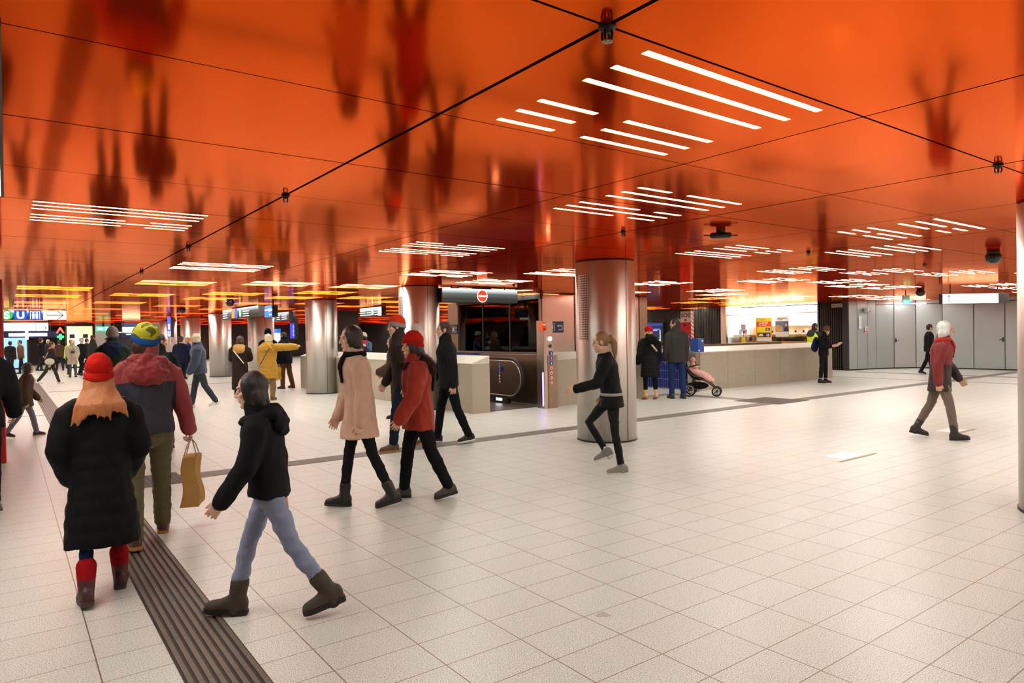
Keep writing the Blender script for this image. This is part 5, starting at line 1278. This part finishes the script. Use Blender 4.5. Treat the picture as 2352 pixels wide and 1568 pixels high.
for i in (0, 1): MB().tube([F.ank[i]-F.fu[i]*.01, F.ank[i].lerp(F.knee[i], .12)], .042*F.k, 12).build('sock', SNEAK_W, t, True)
hair(F, t, hairmat('honey_hair', srgb(150, 104, 58)), 'pony')

# --- couple with the pushchair
F = Fig(1.64, 1, legs=((2, 3, -14), (-3, 5, -14)), arms=((6, 10, 22), (2, 9, 12)), head=(38, -4), build=1.08)
t = person('person in red beanie and black quilted coat with beige ankle boots by the pushchair', (11.88, 10.74), 64, F, near=2, female=True, face=True)
coat(F, t, CL('black_quilted', srgb(20, 20, 22), .7), VX[1], .44, .030, .03, 'coat', .04, .085, 1.15, crease=.006, collar=.04, hood=CL('black_fur', srgb(14, 13, 13), .95))
trousers(F, t, BLKT, VX[1], .85, .84); hair(F, t, BLOND, 'short'); beanie(F, t, knit('crimson_knit', srgb(196, 24, 32)), .015, cuff=False, tilt=20)
for i in (0, 1): shoe(F, i, t, plain('beige_suede', srgb(206, 170, 130), .8), SOLE_T, 'ankle_boot', .07, .03)
MB().tube([F.spine(.42)-F.tfw*.185+F.tlf*.06, F.spine(.30)-F.tfw*.20-F.tlf*.02, F.spine(.2)-F.tfw*.19-F.tlf*.10], [(.022, .005)]*3, 8, side=F.up).build('bag_strap', plain('strap_beige', srgb(176, 152, 122), .6), t)
F = Fig(1.87, 1, legs=((3, 4, 0), (-3, 5, 0)), arms=((4, 8, 14), (2, 8, 12)), head=(62, -2), build=1.04)
t = person('tall person in dark grey coat and blue jeans looking left beside the red beanie', (12.46, 10.44), 60, F, SK_TAN, near=2, face=True)
coat(F, t, CL('charcoal_wool', srgb(58, 54, 51), .9), VX[1], .17, .024, .0, 'coat', crease=.006, collar=.05); trousers(F, t, DENIM, VX[1], 1.02)
for i in (0, 1): shoe(F, i, t, BOOT_BK, SOLE_D, 'shoe', 0, .018, size=1.05)
hair(F, t, DARKH)

# --- at the counter
F = Fig(1.65, 4, legs=((3, 4, 0), (-2, 4, 0)), arms=((2, 8, 96, 34), (4, 8, 92, 34)), head=(-5, -28))
t = person('person in black with brown beanie reading at the end of the granite counter', (18.95, 10.5), -82, F, near=2, female=True, face=True, curl=((40, 50, 30), (40, 50, 30)))
coat(F, t, BLACKC, VX[1], .12, .022, 0, 'jacket', collar=.06, slen=.86); trousers(F, t, CL('black_jeans', srgb(22, 22, 28), .85), VX[1], 1.0, .90)
for i in (0, 1): shoe(F, i, t, BOOT_BK, SOLE_D, 'boot', .07)
for i in (0, 1): MB().tube([F.knee[i].lerp(F.ank[i], .84), F.knee[i].lerp(F.ank[i], .90)], .060*F.k, 14, round_ends=False).build('trouser_cuff', plain('grey_cuff', srgb(150, 142, 136), .8), t, True)
hair(F, t, BROWNH, 'short'); beanie(F, t, knit('tan_knit', srgb(134, 92, 70)), .01)
pp = world(t, (F.wr[0]+F.hd[0]*.10).lerp(F.wr[1]+F.hd[1]*.10, .5))
b = thing('leaflet', 'pale leaflet held by the reading person at the counter', 'leaflet', (pp.x, pp.y, pp.z), R(-82)); m = MB(); Mx = Matrix.Rotation(-.7, 4, 'Y')
m.box(-.02, -.15, -.004, .16, 0, .004, 0, Mx @ Matrix.Rotation(.12, 4, 'X')).box(-.02, 0, -.004, .16, .15, .004, 0, Mx @ Matrix.Rotation(-.12, 4, 'X')); m.build('pages', plain('leaflet_pink', srgb(214, 176, 160), .6), b)
def backpack(t, F, label, mat):
    o = thing('backpack', label, 'backpack', tuple(t.location), t.rotation_euler.z); m = MB(); c = F.spine(.22) - F.tfw*.25*F.b
    m.ell(c, (F.tfw*.085, F.tlf*.145, F.up*.23)); m.ell(c+F.up*-.06-F.tfw*.05, (F.tfw*.06, F.tlf*.12, F.up*.14)); remesh(m.build('bag_body', mat, o), .012, 3, .004)
    for q in (-1, 1): MB().tube([F.spine(.36)-F.tfw*.17+F.tlf*.08*q, F.spine(.475)-F.tfw*.02+F.tlf*.115*q, F.spine(.40)+F.tfw*.15+F.tlf*.12*q, F.spine(.2)+F.tfw*.12+F.tlf*.16*q, F.spine(.12)-F.tfw*.1+F.tlf*.175*q], [(.025, .006)]*5, 8, side=F.tlf).build('strap', mat, o, True)
backpack(t, F, 'dark blue backpack worn by the reading person at the counter', CL('navy_nylon', srgb(28, 36, 66), .6))
F = Fig(1.78, 10, legs=((4, 4, 0), (-4, 6, 0)), arms=((20, 10, 40, 20), (16, 10, 40, 20)), head=(-30, -14))
t = person('person in yellow reflective vest behind the granite counter', (21.85, 12.5), -10, F, SK_TAN, near=2, face=True)
coat(F, t, DKGREY, VX[1], .14, .022, 0, 'jacket', collar=.06, hood=CL('grey_hood', srgb(70, 68, 68), .85)); coat(F, t, glow('reflective_yellow', srgb(226, 240, 40), .0), VX[1], .10, .040, 0, 'reflective_vest', sleeves=(0, 0)); trousers(F, t, BLKT, VX[1])
MB().tube([F.spine(.10)+F.tlf*math.cos(a)*.197*F.b+F.tfw*math.sin(a)*.160*F.b for a in [2*PI*j/24 for j in range(25)]], [(.03, .004)]*25, 8, side=(0, 0, 1)).build('reflective_stripe', plain('silver_stripe', srgb(200, 200, 196), .3), t, True)
for i in (0, 1): shoe(F, i, t, BOOT_BK, SOLE_D, 'shoe')
hair(F, t, DARKH)

# --- right hand walker with pale hair
F = Fig(1.66, 5, legs=((-15, 12, -10), (16, 8, 6)), arms=((14, 8, 20), (-14, 8, 16)), head=(4, -4))
t = person('person with white hair, dark red jacket and dark boots striding to the right', (10.43, 4.10), -66, F, near=1, female=True, face=True)
coat(F, t, two_tone('red_black_shell', srgb(120, 26, 24), srgb(40, 20, 22), 1.05), VX[1], .24, .024, .02, 'coat', crease=.010, collar=.06, seed=4); trousers(F, t, CL('taupe_cloth', srgb(112, 92, 82), .85), VX[1], .95, .82)
for i in (0, 1): shoe(F, i, t, plain('dark_boot', srgb(40, 36, 34), .5), SOLE_D, 'boot', .10)
hair(F, t, WHITEH, 'bob'); scarf(F, t, CL('red_scarf_cloth', srgb(176, 34, 28), .9))
F = Fig(1.68, 3, legs=STRIDE(12), arms=((10, 7, 14), (-10, 7, 14)))
t = person('person in black before the steel wall, mostly behind the white haired walker', (24.6, 10.0), -50, F, near=2)
coat(F, t, BLACKC, VX[2], .16, .024, 0, 'jacket'); trousers(F, t, BLKT, VX[2]); hair(F, t, DARKH)
for i in (0, 1): shoe(F, i, t, BOOT_BK, SOLE_D, 'shoe')

# --- group watching the far columns
F = Fig(1.62, 2, legs=((3, 3, 0), (-2, 4, 0)), arms=((24, 10, 60, 30), (24, 10, 60, 30)), head=(-20, -8), build=1.05)
t = person('person in long dark brown coat with golden fur hood and white sneakers', (4.70, 17.85), 66, F, near=2, female=True)
coat(F, t, CL('dark_brown_padding', srgb(44, 32, 26), .8), VX[1], .66, .036, .02, 'coat', .03, .11, 1.2, collar=.04, hood=CL('golden_fur', srgb(190, 138, 70), .95)); trousers(F, t, BLKT, VX[1], .85)
for i in (0, 1): shoe(F, i, t, SNEAK_W, SOLE_W, 'sneaker')
hair(F, t, BROWNH, 'bob'); MB().tube([F.spine(.40)-F.tfw*.19+F.tlf*.12, F.spine(.2)-F.tfw*.20-F.tlf*.02, F.spine(.05)-F.tfw*.19-F.tlf*.12], [(.012, .004)]*3, 6, side=F.up).build('bag_strap', M_TIN, t)
F = Fig(1.66, 1, legs=((4, 3, 0), (-3, 4, 0)), arms=((6, 8, 18), (4, 91, 0, 0)), head=(-40, 0), build=1.08)
t = person('blond person in mustard puffer jacket pointing to the right with outstretched arm', (5.24, 17.30), 52, F, near=2, female=True, point=0, face=True)
MUST = CL('mustard_padding', srgb(178, 128, 38), .7)
coat(F, t, MUST, VX[1], .38, .040, .02, 'puffer_jacket', .055, .10, 1.2, crease=.010, collar=.04, hood=MUST, slen=.97); trousers(F, t, CL('ochre_trousers', srgb(126, 92, 52), .85), VX[1], 1.05)
for i in (0, 1): shoe(F, i, t, BOOT_BR, SOLE_T, 'boot', .06)
hair(F, t, PALEH, 'bob'); MB().tube([F.spine(.42)-F.tfw*.20-F.tlf*.10, F.spine(.2)-F.tfw*.215+F.tlf*.02, F.spine(.0)-F.tfw*.20+F.tlf*.13], [(.011, .004)]*3, 6, side=F.up).build('bag_strap', M_DARK, t)
F = Fig(1.80, 3, legs=STRIDE(5), arms=((10, 7, 14), (10, 7, 14)))
t = person('person in pointed black hood and black jacket behind the mustard puffer jacket', (6.15, 20.3), 82, F, near=2)
coat(F, t, BLACKC, VX[2], .16, .03, 0, 'jacket', collar=.06); trousers(F, t, BLKT, VX[2]); beanie(F, t, knit('black_knit', srgb(20, 19, 20)), .03)
for i in (0, 1): shoe(F, i, t, BOOT_BK, SOLE_D, 'shoe')
F = Fig(1.74, 4, legs=((6, 6, 0), (-6, 8, 0)), arms=((-2, 10, 14), (12, 12, 40)), head=(0, -8), build=1.12)
t = person('person in bulky black jacket and brown trousers facing left by the granite parapet end', (6.85, 20.9), 128, F, SK_TAN, near=2, face=True)
coat(F, t, CL('black_parka', srgb(20, 19, 20), .75), VX[1], .18, .045, 0, 'jacket', .03, .12, 1.25, collar=.06); trousers(F, t, CL('brown_cord', srgb(92, 62, 40), .85), VX[1], 1.05); hair(F, t, DARKH)
for i in (0, 1): shoe(F, i, t, BOOT_BR, SOLE_D, 'shoe', .02)
bp = world(t, F.wr[0] + F.hd[0]*.09)
b = thing('carrier_bag', 'yellow carrier bag hanging beside the bulky black jacket', 'bag', (bp.x, bp.y, bp.z), .6); paper_bag(b, .16, .06, .38, .08, plain('yellow_bag', srgb(226, 164, 20), .5))

# --- people beyond the two foreground walkers
F = Fig(1.78, 3, legs=STRIDE(12), arms=((-8, 8, 14), (8, 8, 14)), head=(20, 0), build=1.08)
t = person('person in dark green jacket and grey beanie between the two foreground walkers', (1.5, 13.85), 84, F, near=2)
coat(F, t, CL('dark_green_cloth', srgb(38, 44, 34), .85), VX[1], .14, .03, 0, 'jacket', collar=.06, hood=CL('navy_hood', srgb(30, 38, 60), .85)); trousers(F, t, BLKT, VX[1]); hair(F, t, BROWNH); beanie(F, t, knit('stone_knit', srgb(150, 132, 126)), .03)
for i in (0, 1): shoe(F, i, t, BOOT_BK, SOLE_D, 'shoe')
F = Fig(1.66, 3, legs=STRIDE(12), arms=((-8, 8, 14), (8, 10, 14)), head=(-72, -2))
t = person('person in black jacket looking right, half hidden by the maroon jacket', (1.74, 10.8), 84, F, SK_TAN, near=1, face=True)
coat(F, t, CL('black_cloth_plain', srgb(23, 24, 26), .8), VX[1], .14, .028, 0, 'jacket', collar=.05); trousers(F, t, BLKT, VX[1]); hair(F, t, DARKH, 'short')
for i in (0, 1): shoe(F, i, t, BOOT_BK, SOLE_D, 'shoe')
F = Fig(1.70, 4, legs=((-16, 16, -14), (15, 6, 4)), arms=((10, 8, 16), (-10, 8, 14)), head=(0, -4), build=1.1)
t = person('person in blue grey padded jacket and white sneakers walking left', (3.50, 16.66), 166, F, near=2, face=True)
coat(F, t, CL('blue_grey_padding', srgb(60, 66, 84), .75), VX[1], .14, .036, 0, 'jacket', .05, .085, 1.2, collar=.05); trousers(F, t, CL('grey_denim', srgb(54, 58, 64), .85), VX[1]); hair(F, t, PALEH, 'bob')
for i in (0, 1): shoe(F, i, t, SNEAK_W, SOLE_W, 'sneaker')
F = Fig(1.69, 4, legs=STRIDE(12), arms=((-8, 8, 14), (8, 8, 14)))
t = person('person in navy jacket and dark trousers with white shoes, right of the maroon jacket', (4.66, 24.9), 60, F, near=2)
coat(F, t, CL('navy_jacket', srgb(28, 32, 52), .8), VX[2], .14, .03, 0, 'jacket'); trousers(F, t, BLKT, VX[2]); hair(F, t, BROWNH)
for i in (0, 1): shoe(F, i, t, SNEAK_W, SOLE_W, 'sneaker')
F = Fig(1.67, 8, legs=STRIDE(14), arms=((12, 8, 24), (-10, 8, 14)))
t = person('person in bright blue jacket with blond hair among the far columns', (5.75, 28.9), 150, F, near=2, female=True)
coat(F, t, CL('royal_blue_cloth', srgb(26, 44, 128), .75), VX[2], .12, .03, 0, 'jacket'); trousers(F, t, CL('navy_trousers2', srgb(24, 30, 54), .85), VX[2]); hair(F, t, BLOND, 'long')
for i in (0, 1): shoe(F, i, t, BOOT_BK, SOLE_D, 'shoe')
F = Fig(1.60, 5, legs=STRIDE(22), arms=((14, 8, 20), (-14, 8, 16)))
t = person('person with red and white striped scarf and white shoes striding right at the left', (1.26, 30.0), -6, F, near=2, face=True)
coat(F, t, CL('dark_coat_cloth', srgb(48, 40, 38), .85), VX[2], .14, .03, 0, 'jacket'); trousers(F, t, CL('dark_brown_trousers', srgb(62, 50, 46), .85), VX[2]); hair(F, t, BROWNH)
scarf(F, t, CL('striped_red_scarf', srgb(178, 60, 54), .9))
for i in (0, 1): shoe(F, i, t, SNEAK_W, SOLE_W, 'sneaker')
bp = world(t, F.spine(.02)+F.tlf*-.30)
b = thing('shoulder_bag', 'cream shoulder bag on the hip of the striding scarf wearer', 'bag', (bp.x, bp.y, bp.z), -.1); m = MB(); m.ell((0, 0, -.02), ((.15, 0, 0), (0, .055, 0), (0, 0, .12))); m.build('bag_body', plain('cream_leather', srgb(206, 192, 170), .6), b, True); MB().tube([(-.15, 0, .08), (-.05, .08, .3), (.02, .16, .46)], .010, 6).build('strap', M_TIN, b, True)
F = Fig(1.24, 6, legs=STRIDE(18), arms=((12, 8, 24), (-10, 8, 14)))
t = person('child in brown coat with grey lilac trousers and navy shoes at the left', (.22, 13.7), 2, F, near=2)
coat(F, t, CL('brown_wool', srgb(84, 60, 46), .9), VX[1], .22, .03, .03, 'coat'); trousers(F, t, CL('lilac_grey', srgb(120, 112, 122), .85), VX[1]); hair(F, t, BROWNH, 'bob')
for i in (0, 1): shoe(F, i, t, plain('navy_shoe', srgb(26, 32, 56), .6), SOLE_T, 'shoe')
F = Fig(1.62, 1, legs=((3, 3, 0), (-2, 3, 0)), arms=((6, 10, 24, 26), (8, 10, 26, 26)), head=(10, -3))
t = person('person in beige knee length coat and grey scarf facing the viewer at the far left', (2.27, 34.9), 268, F, near=2, female=True, face=True)
coat(F, t, CL('beige_wool', srgb(176, 156, 134), .9), VX[2], .36, .024, .03, 'coat', collar=.04); trousers(F, t, CL('steel_denim', srgb(70, 78, 94), .85), VX[2]); hair(F, t, BLOND, 'bob'); scarf(F, t, CL('grey_scarf_cloth', srgb(150, 140, 130), .9))
for i in (0, 1): shoe(F, i, t, BOOT_BR, SOLE_D, 'boot', .06)
bp = world(t, F.spine(.22)+F.tfw*.19)
b = thing('camera', 'black camera hanging on the chest of the beige coat', 'camera', (bp.x, bp.y, bp.z), R(268)); MB().box(-.03, -.07, -.045, .03, .07, .045, bev=.008).build('camera_body', M_BLACK, b); MB().tube([(.03, 0, 0), (.09, 0, -.01)], [.036, .032], 16, round_ends=False).build('lens', M_BLACK, b, True)
F = Fig(1.80, 4, legs=STRIDE(8), arms=((14, 8, 60, 20), (8, 8, 20)), head=(0, -6), build=1.06)
t = person('person in dark grey jacket facing right beside the beige coat', (2.72, 31.8), -10, F, SK_TAN, near=2, face=True)
coat(F, t, DKGREY, VX[2], .16, .03, 0, 'jacket', collar=.06); trousers(F, t, BLKT, VX[2]); hair(F, t, DARKH)
for i in (0, 1): shoe(F, i, t, BOOT_BK, SOLE_D, 'shoe')
F = Fig(1.70, 3, legs=STRIDE(10), arms=((8, 8, 14), (-8, 8, 14)))
t = person('person in white cap under the bluish white shop sign', (2.68, 36.2), 40, F, near=2)
coat(F, t, CL('black_far', srgb(30, 29, 31), .8), VX[2], .14, .03, 0, 'jacket'); trousers(F, t, BLKT, VX[2]); beanie(F, t, knit('white_knit', srgb(236, 234, 232)), .0)
for i in (0, 1): shoe(F, i, t, BOOT_BK, SOLE_D, 'shoe')
F = Fig(1.64, 3, legs=STRIDE(8), arms=((8, 8, 14), (-8, 8, 14)))
t = person('person in teal jacket with yellow shoulders behind the beige coat', (2.42, 38.0), 100, F, near=2)
coat(F, t, two_tone('teal_yellow', srgb(214, 220, 40), srgb(24, 96, 106), 1.24), VX[2], .14, .03, 0, 'jacket'); trousers(F, t, BLKT, VX[2]); hair(F, t, BROWNH)
for i in (0, 1): shoe(F, i, t, BOOT_BK, SOLE_D, 'shoe')
# small distant figures
for x, y, rz, h, col, hc, lab in ((.12, 40.4, 70, 1.62, (44, 40, 40), DARKH, 'distant person in dark clothes beside the red pillar'), (.55, 41.2, 200, 1.66, (120, 74, 46), DARKH, 'distant person in rust brown jacket under the exit board'),
        (1.42, 43.8, 30, 1.76, (34, 32, 34), BROWNH, 'distant person in black under the red and green cross sign'), (1.80, 44.6, 250, 1.68, (60, 52, 50), PALEH, 'distant fair haired person before the yellow shop front'), (2.25, 43.6, 100, 1.62, (86, 62, 50), BROWNH, 'distant person in brown before the yellow shop front'),
        (3.3, 41.5, 20, 1.7, (36, 34, 40), DARKH, 'distant person in dark jacket left of the grey beanie'), (4.4, 43.0, 160, 1.72, (40, 40, 46), DARKH, 'distant person in dark blue before the dark shop front')):
    F = Fig(h, 3, legs=STRIDE(10), arms=((8, 8, 20), (-8, 8, 14))); t = person(lab, (x, y), rz, F, near=2)
    coat(F, t, CL('far_%d_%d_%d' % col, srgb(*col), .85), VX[2], .16, .03, 0, 'jacket'); trousers(F, t, DKGREY, VX[2]); hair(F, t, hc)
    for i in (0, 1): shoe(F, i, t, BOOT_BK, SOLE_D, 'shoe')
# riders on the escalator, behind the pale coat
F = Fig(1.66, 2, legs=((3, 3, 0), (-2, 3, 0)), arms=((16, 8, 40, 20), (16, 8, 40, 20)), head=(0, -6))
t = person('person in fur hooded jacket riding the escalator behind the pink coat', (8.35, 19.3), 250, F, near=2, female=True, face=True)
coat(F, t, CL('olive_parka', srgb(120, 96, 70), .85), VX[2], .2, .03, 0, 'jacket', hood=CL('parka_fur', srgb(140, 110, 76), .95)); trousers(F, t, DENIM, VX[2]); hair(F, t, BLOND, 'long')
for i in (0, 1): shoe(F, i, t, BOOT_BK, SOLE_D, 'shoe')
F = Fig(1.68, 2, legs=((3, 3, 0), (-2, 3, 0)), arms=((40, 8, 80, 20), (16, 8, 40, 20)), head=(-40, -4))
t = person('person in cream cap and red scarf with blue jacket riding the escalator', (8.85, 19.6), 230, F, near=2, female=True, face=True)
coat(F, t, CL('slate_blue', srgb(76, 84, 118), .85), VX[2], .2, .03, 0, 'jacket'); trousers(F, t, BLKT, VX[2]); hair(F, t, BROWNH, 'bob'); beanie(F, t, knit('cream_knit', srgb(236, 224, 190)), 0); scarf(F, t, CL('red_scarf2', srgb(196, 40, 40), .9))
for i in (0, 1): shoe(F, i, t, BOOT_BK, SOLE_D, 'shoe')

# ------------------------------------------------------------------ pushchairs
def pushchair(label, loc, rz, pink=True):
    t = thing('pushchair', label, 'pushchair', loc, rz)
    fr = plain('pushchair_black', srgb(22, 22, 23), .45); cv = CL('canopy_grey', srgb(92, 84, 78), .85); blk = CL('seat_black', srgb(24, 23, 24), .8)
    def wheel(x, y, r, name):
        w = MB(); M = Matrix.Translation((x, y, r)) @ Matrix.Rotation(PI/2, 4, 'X')
        ring = [M @ Vector((math.cos(a)*(r-.018), math.sin(a)*(r-.018), 0)) for a in [2*PI*j/28 for j in range(29)]]
        w.tube(ring, .018, 8, side=(0, 1, 0)); o = w.build(name, M_RUB, t, True)
        s = MB(); s.tube([M @ Vector((math.cos(a)*(r-.043), math.sin(a)*(r-.043), 0)) for a in [2*PI*j/28 for j in range(29)]], .009, 6); s.build('rim', SNEAK_W, o, True)
        s = MB(); s.lathe([(0, -.02), (.025, -.02), (.025, .02), (0, .02)], seg=16, M=M)
        for j in range(5): a = 2*PI*j/5; s.tube([M @ Vector((0, 0, 0)), M @ Vector((math.cos(a)*(r-.045), math.sin(a)*(r-.045), 0))], [(.014, .006)]*2, 6)
        s.build('spokes', fr, o)
    for sy in (-.25, .25): wheel(0, sy, .15, 'rear_wheel')
    for sy in (-.13, .13): wheel(.62, sy, .115, 'front_wheel')
    m = MB()
    for sy in (-.24, .24):
        m.tube([(-.36, sy, 1.08), (-.28, sy, 1.02), (.06, sy*.95, .52), (.40, sy*.8, .36), (.60, sy*.55, .20)], .014, 8); m.tube([(0, sy, .15), (.12, sy*.92, .48)], .013, 8)
    m.tube([(0, -.25, .15), (0, .25, .15)], .010, 8); m.tube([(.62, -.13, .12), (.62, .13, .12)], .010, 8); m.build('frame', fr, t, True)
    MB().tube([(-.36, -.24, 1.08), (-.38, -.12, 1.09), (-.38, .12, 1.09), (-.36, .24, 1.08)], .018, 10).build('handle_bar', M_RUB, t, True)
    m = MB(); m.tube([(-.20, 0, .96), (-.08, 0, .68), (.10, 0, .45), (.30, 0, .42)], [(.17, .04), (.19, .05), (.19, .06), (.18, .05)], 14, side=(0, 1, 0)); remesh(m.build('seat', blk, t), .014, 3)
    m = MB(); rs = []
    for i in range(9):
        a = R(8+i*13); c = Vector((-.10, 0, .80)); d = Vector((-math.sin(a-R(60)), 0, math.cos(a-R(60)))); rs.append([c + d*(.30*abs(math.sin(q)))*1.0 + Vector((0, .21*math.cos(q), 0)) + d*.02*(i % 2) for q in [PI*j/12 for j in range(13)]])
    vs = [p for r_ in rs for p in r_]; n = 13; m.add(vs, [(i*n+j, i*n+j+1, (i+1)*n+j+1, (i+1)*n+j) for i in range(8) for j in range(12)])
    o = m.build('canopy', cv, t, True); sd = o.modifiers.new('s', 'SOLIDIFY'); sd.thickness = .008
    m = MB(); m.tube([(-.02, 0, .66), (.12, 0, .57), (.30, 0, .50), (.44, 0, .42), (.52, 0, .36)], [(.13, .06), (.17, .09), (.18, .10), (.16, .09), (.10, .06)], 16, side=(0, 1, 0))
    remesh(m.build('footmuff', CL('pink_padding', srgb(232, 170, 152), .8) if pink else CL('grey_footmuff', srgb(60, 58, 60), .8), t), .012, 3, .010, (12, 12, 12))
    m = MB(); m.tube([(.0, -.19, .70), (.16, -.17, .74), (.2, 0, .75), (.16, .17, .74), (.0, .19, .70)], .016, 8); m.build('bumper_bar', M_RUB, t, True)
    m = MB(); m.ell((.2, 0, .25), ((.24, 0, 0), (0, .17, 0), (0, 0, .09))); remesh(m.build('basket', CL('basket_black', srgb(28, 25, 25), .9), t), .012, 2, .008)
    return t
ang = math.atan2(10.1-10.85, 13.52-13.02)
t = pushchair('black pushchair with pink footmuff and grey canopy beside the tall person', (13.19, 10.66, 0), ang)
b = thing('person', 'baby in pink pointed hood lying in the pushchair', 'person', (13.19, 10.66, 0), ang)
m = MB(); c = Vector((.07, 0, .86)); m.ell(c, ((.07, 0, 0), (0, .065, 0), (0, 0, .075))); m.tube([c-Vector((0, 0, .06)), (.06, 0, .72), (.12, 0, .64)], [.04, .085, .08], 12); m.ell(c+Vector((.068, 0, -.005)), ((.012, 0, 0), (0, .010, 0), (0, 0, .010)))
for q in (-1, 1): m.tube([(.04, q*.08, .70), (.14, q*.10, .69), (.20, q*.07, .70)], [.028, .024, .02], 8); m.ell((.225, q*.06, .70), ((.022, 0, 0), (0, .018, 0), (0, 0, .014)))
remesh(m.build('body', SK_LIGHT, b), .008, 2)
m = MB(); m.ell(c+Vector((-.018, 0, .012)), ((.078, 0, 0), (0, .075, 0), (0, 0, .082))); m.tube([c+Vector((-.02, 0, .06)), c+Vector((-.045, 0, .14))], [.05, .012], 12); remesh(m.build('pink_hood', CL('baby_pink', srgb(224, 150, 146), .9), b), .008, 3)
pushchair('second pushchair half hidden behind the big column, left of the red beanie', (11.15, 11.75, 0), 1.2, False)
set_texts(); fuse_all()
# ------------------------------------------------------------------ camera, light, colour
yaw, pit, rol = 0.933754447, -0.01079164, -0.0160067675
Fv = Vector((math.cos(yaw)*math.cos(pit), math.sin(yaw)*math.cos(pit), math.sin(pit)))
r0 = Vector((math.sin(yaw), -math.cos(yaw), 0)); u0 = r0.cross(Fv)
rv = r0*math.cos(rol) + u0*math.sin(rol); uv = -r0*math.sin(rol) + u0*math.cos(rol)
cam = bpy.data.cameras.new('camera'); co = bpy.data.objects.new('camera', cam); COL.objects.link(co)
co.matrix_world = Matrix(((rv.x, uv.x, -Fv.x, 0), (rv.y, uv.y, -Fv.y, 0), (rv.z, uv.z, -Fv.z, 1.55), (0, 0, 0, 1)))
cam.sensor_width = 36; cam.lens = 1568.38/2352*36; cam.clip_start = .05; cam.clip_end = 200
SC.camera = co
w = bpy.data.worlds.new('world'); SC.world = w; w.use_nodes = True
w.node_tree.nodes['Background'].inputs[0].default_value = (.9, .8, .7, 1); w.node_tree.nodes['Background'].inputs[1].default_value = .02
SC.view_settings.view_transform = 'Standard'; SC.view_settings.look = 'None'; SC.view_settings.gamma = 1; SC.view_settings.use_curve_mapping = False
SC.view_settings.exposure = 0.66
SC.cycles.max_bounces = 6; SC.cycles.diffuse_bounces = 3; SC.cycles.adaptive_threshold = .05; SC.cycles.glossy_bounces = 4; SC.cycles.transparent_max_bounces = 8; SC.cycles.sample_clamp_indirect = 6
SC.cycles.use_denoising = True; SC.cycles.use_light_tree = True; SC.cycles.caustics_reflective = False; SC.cycles.caustics_refractive = False
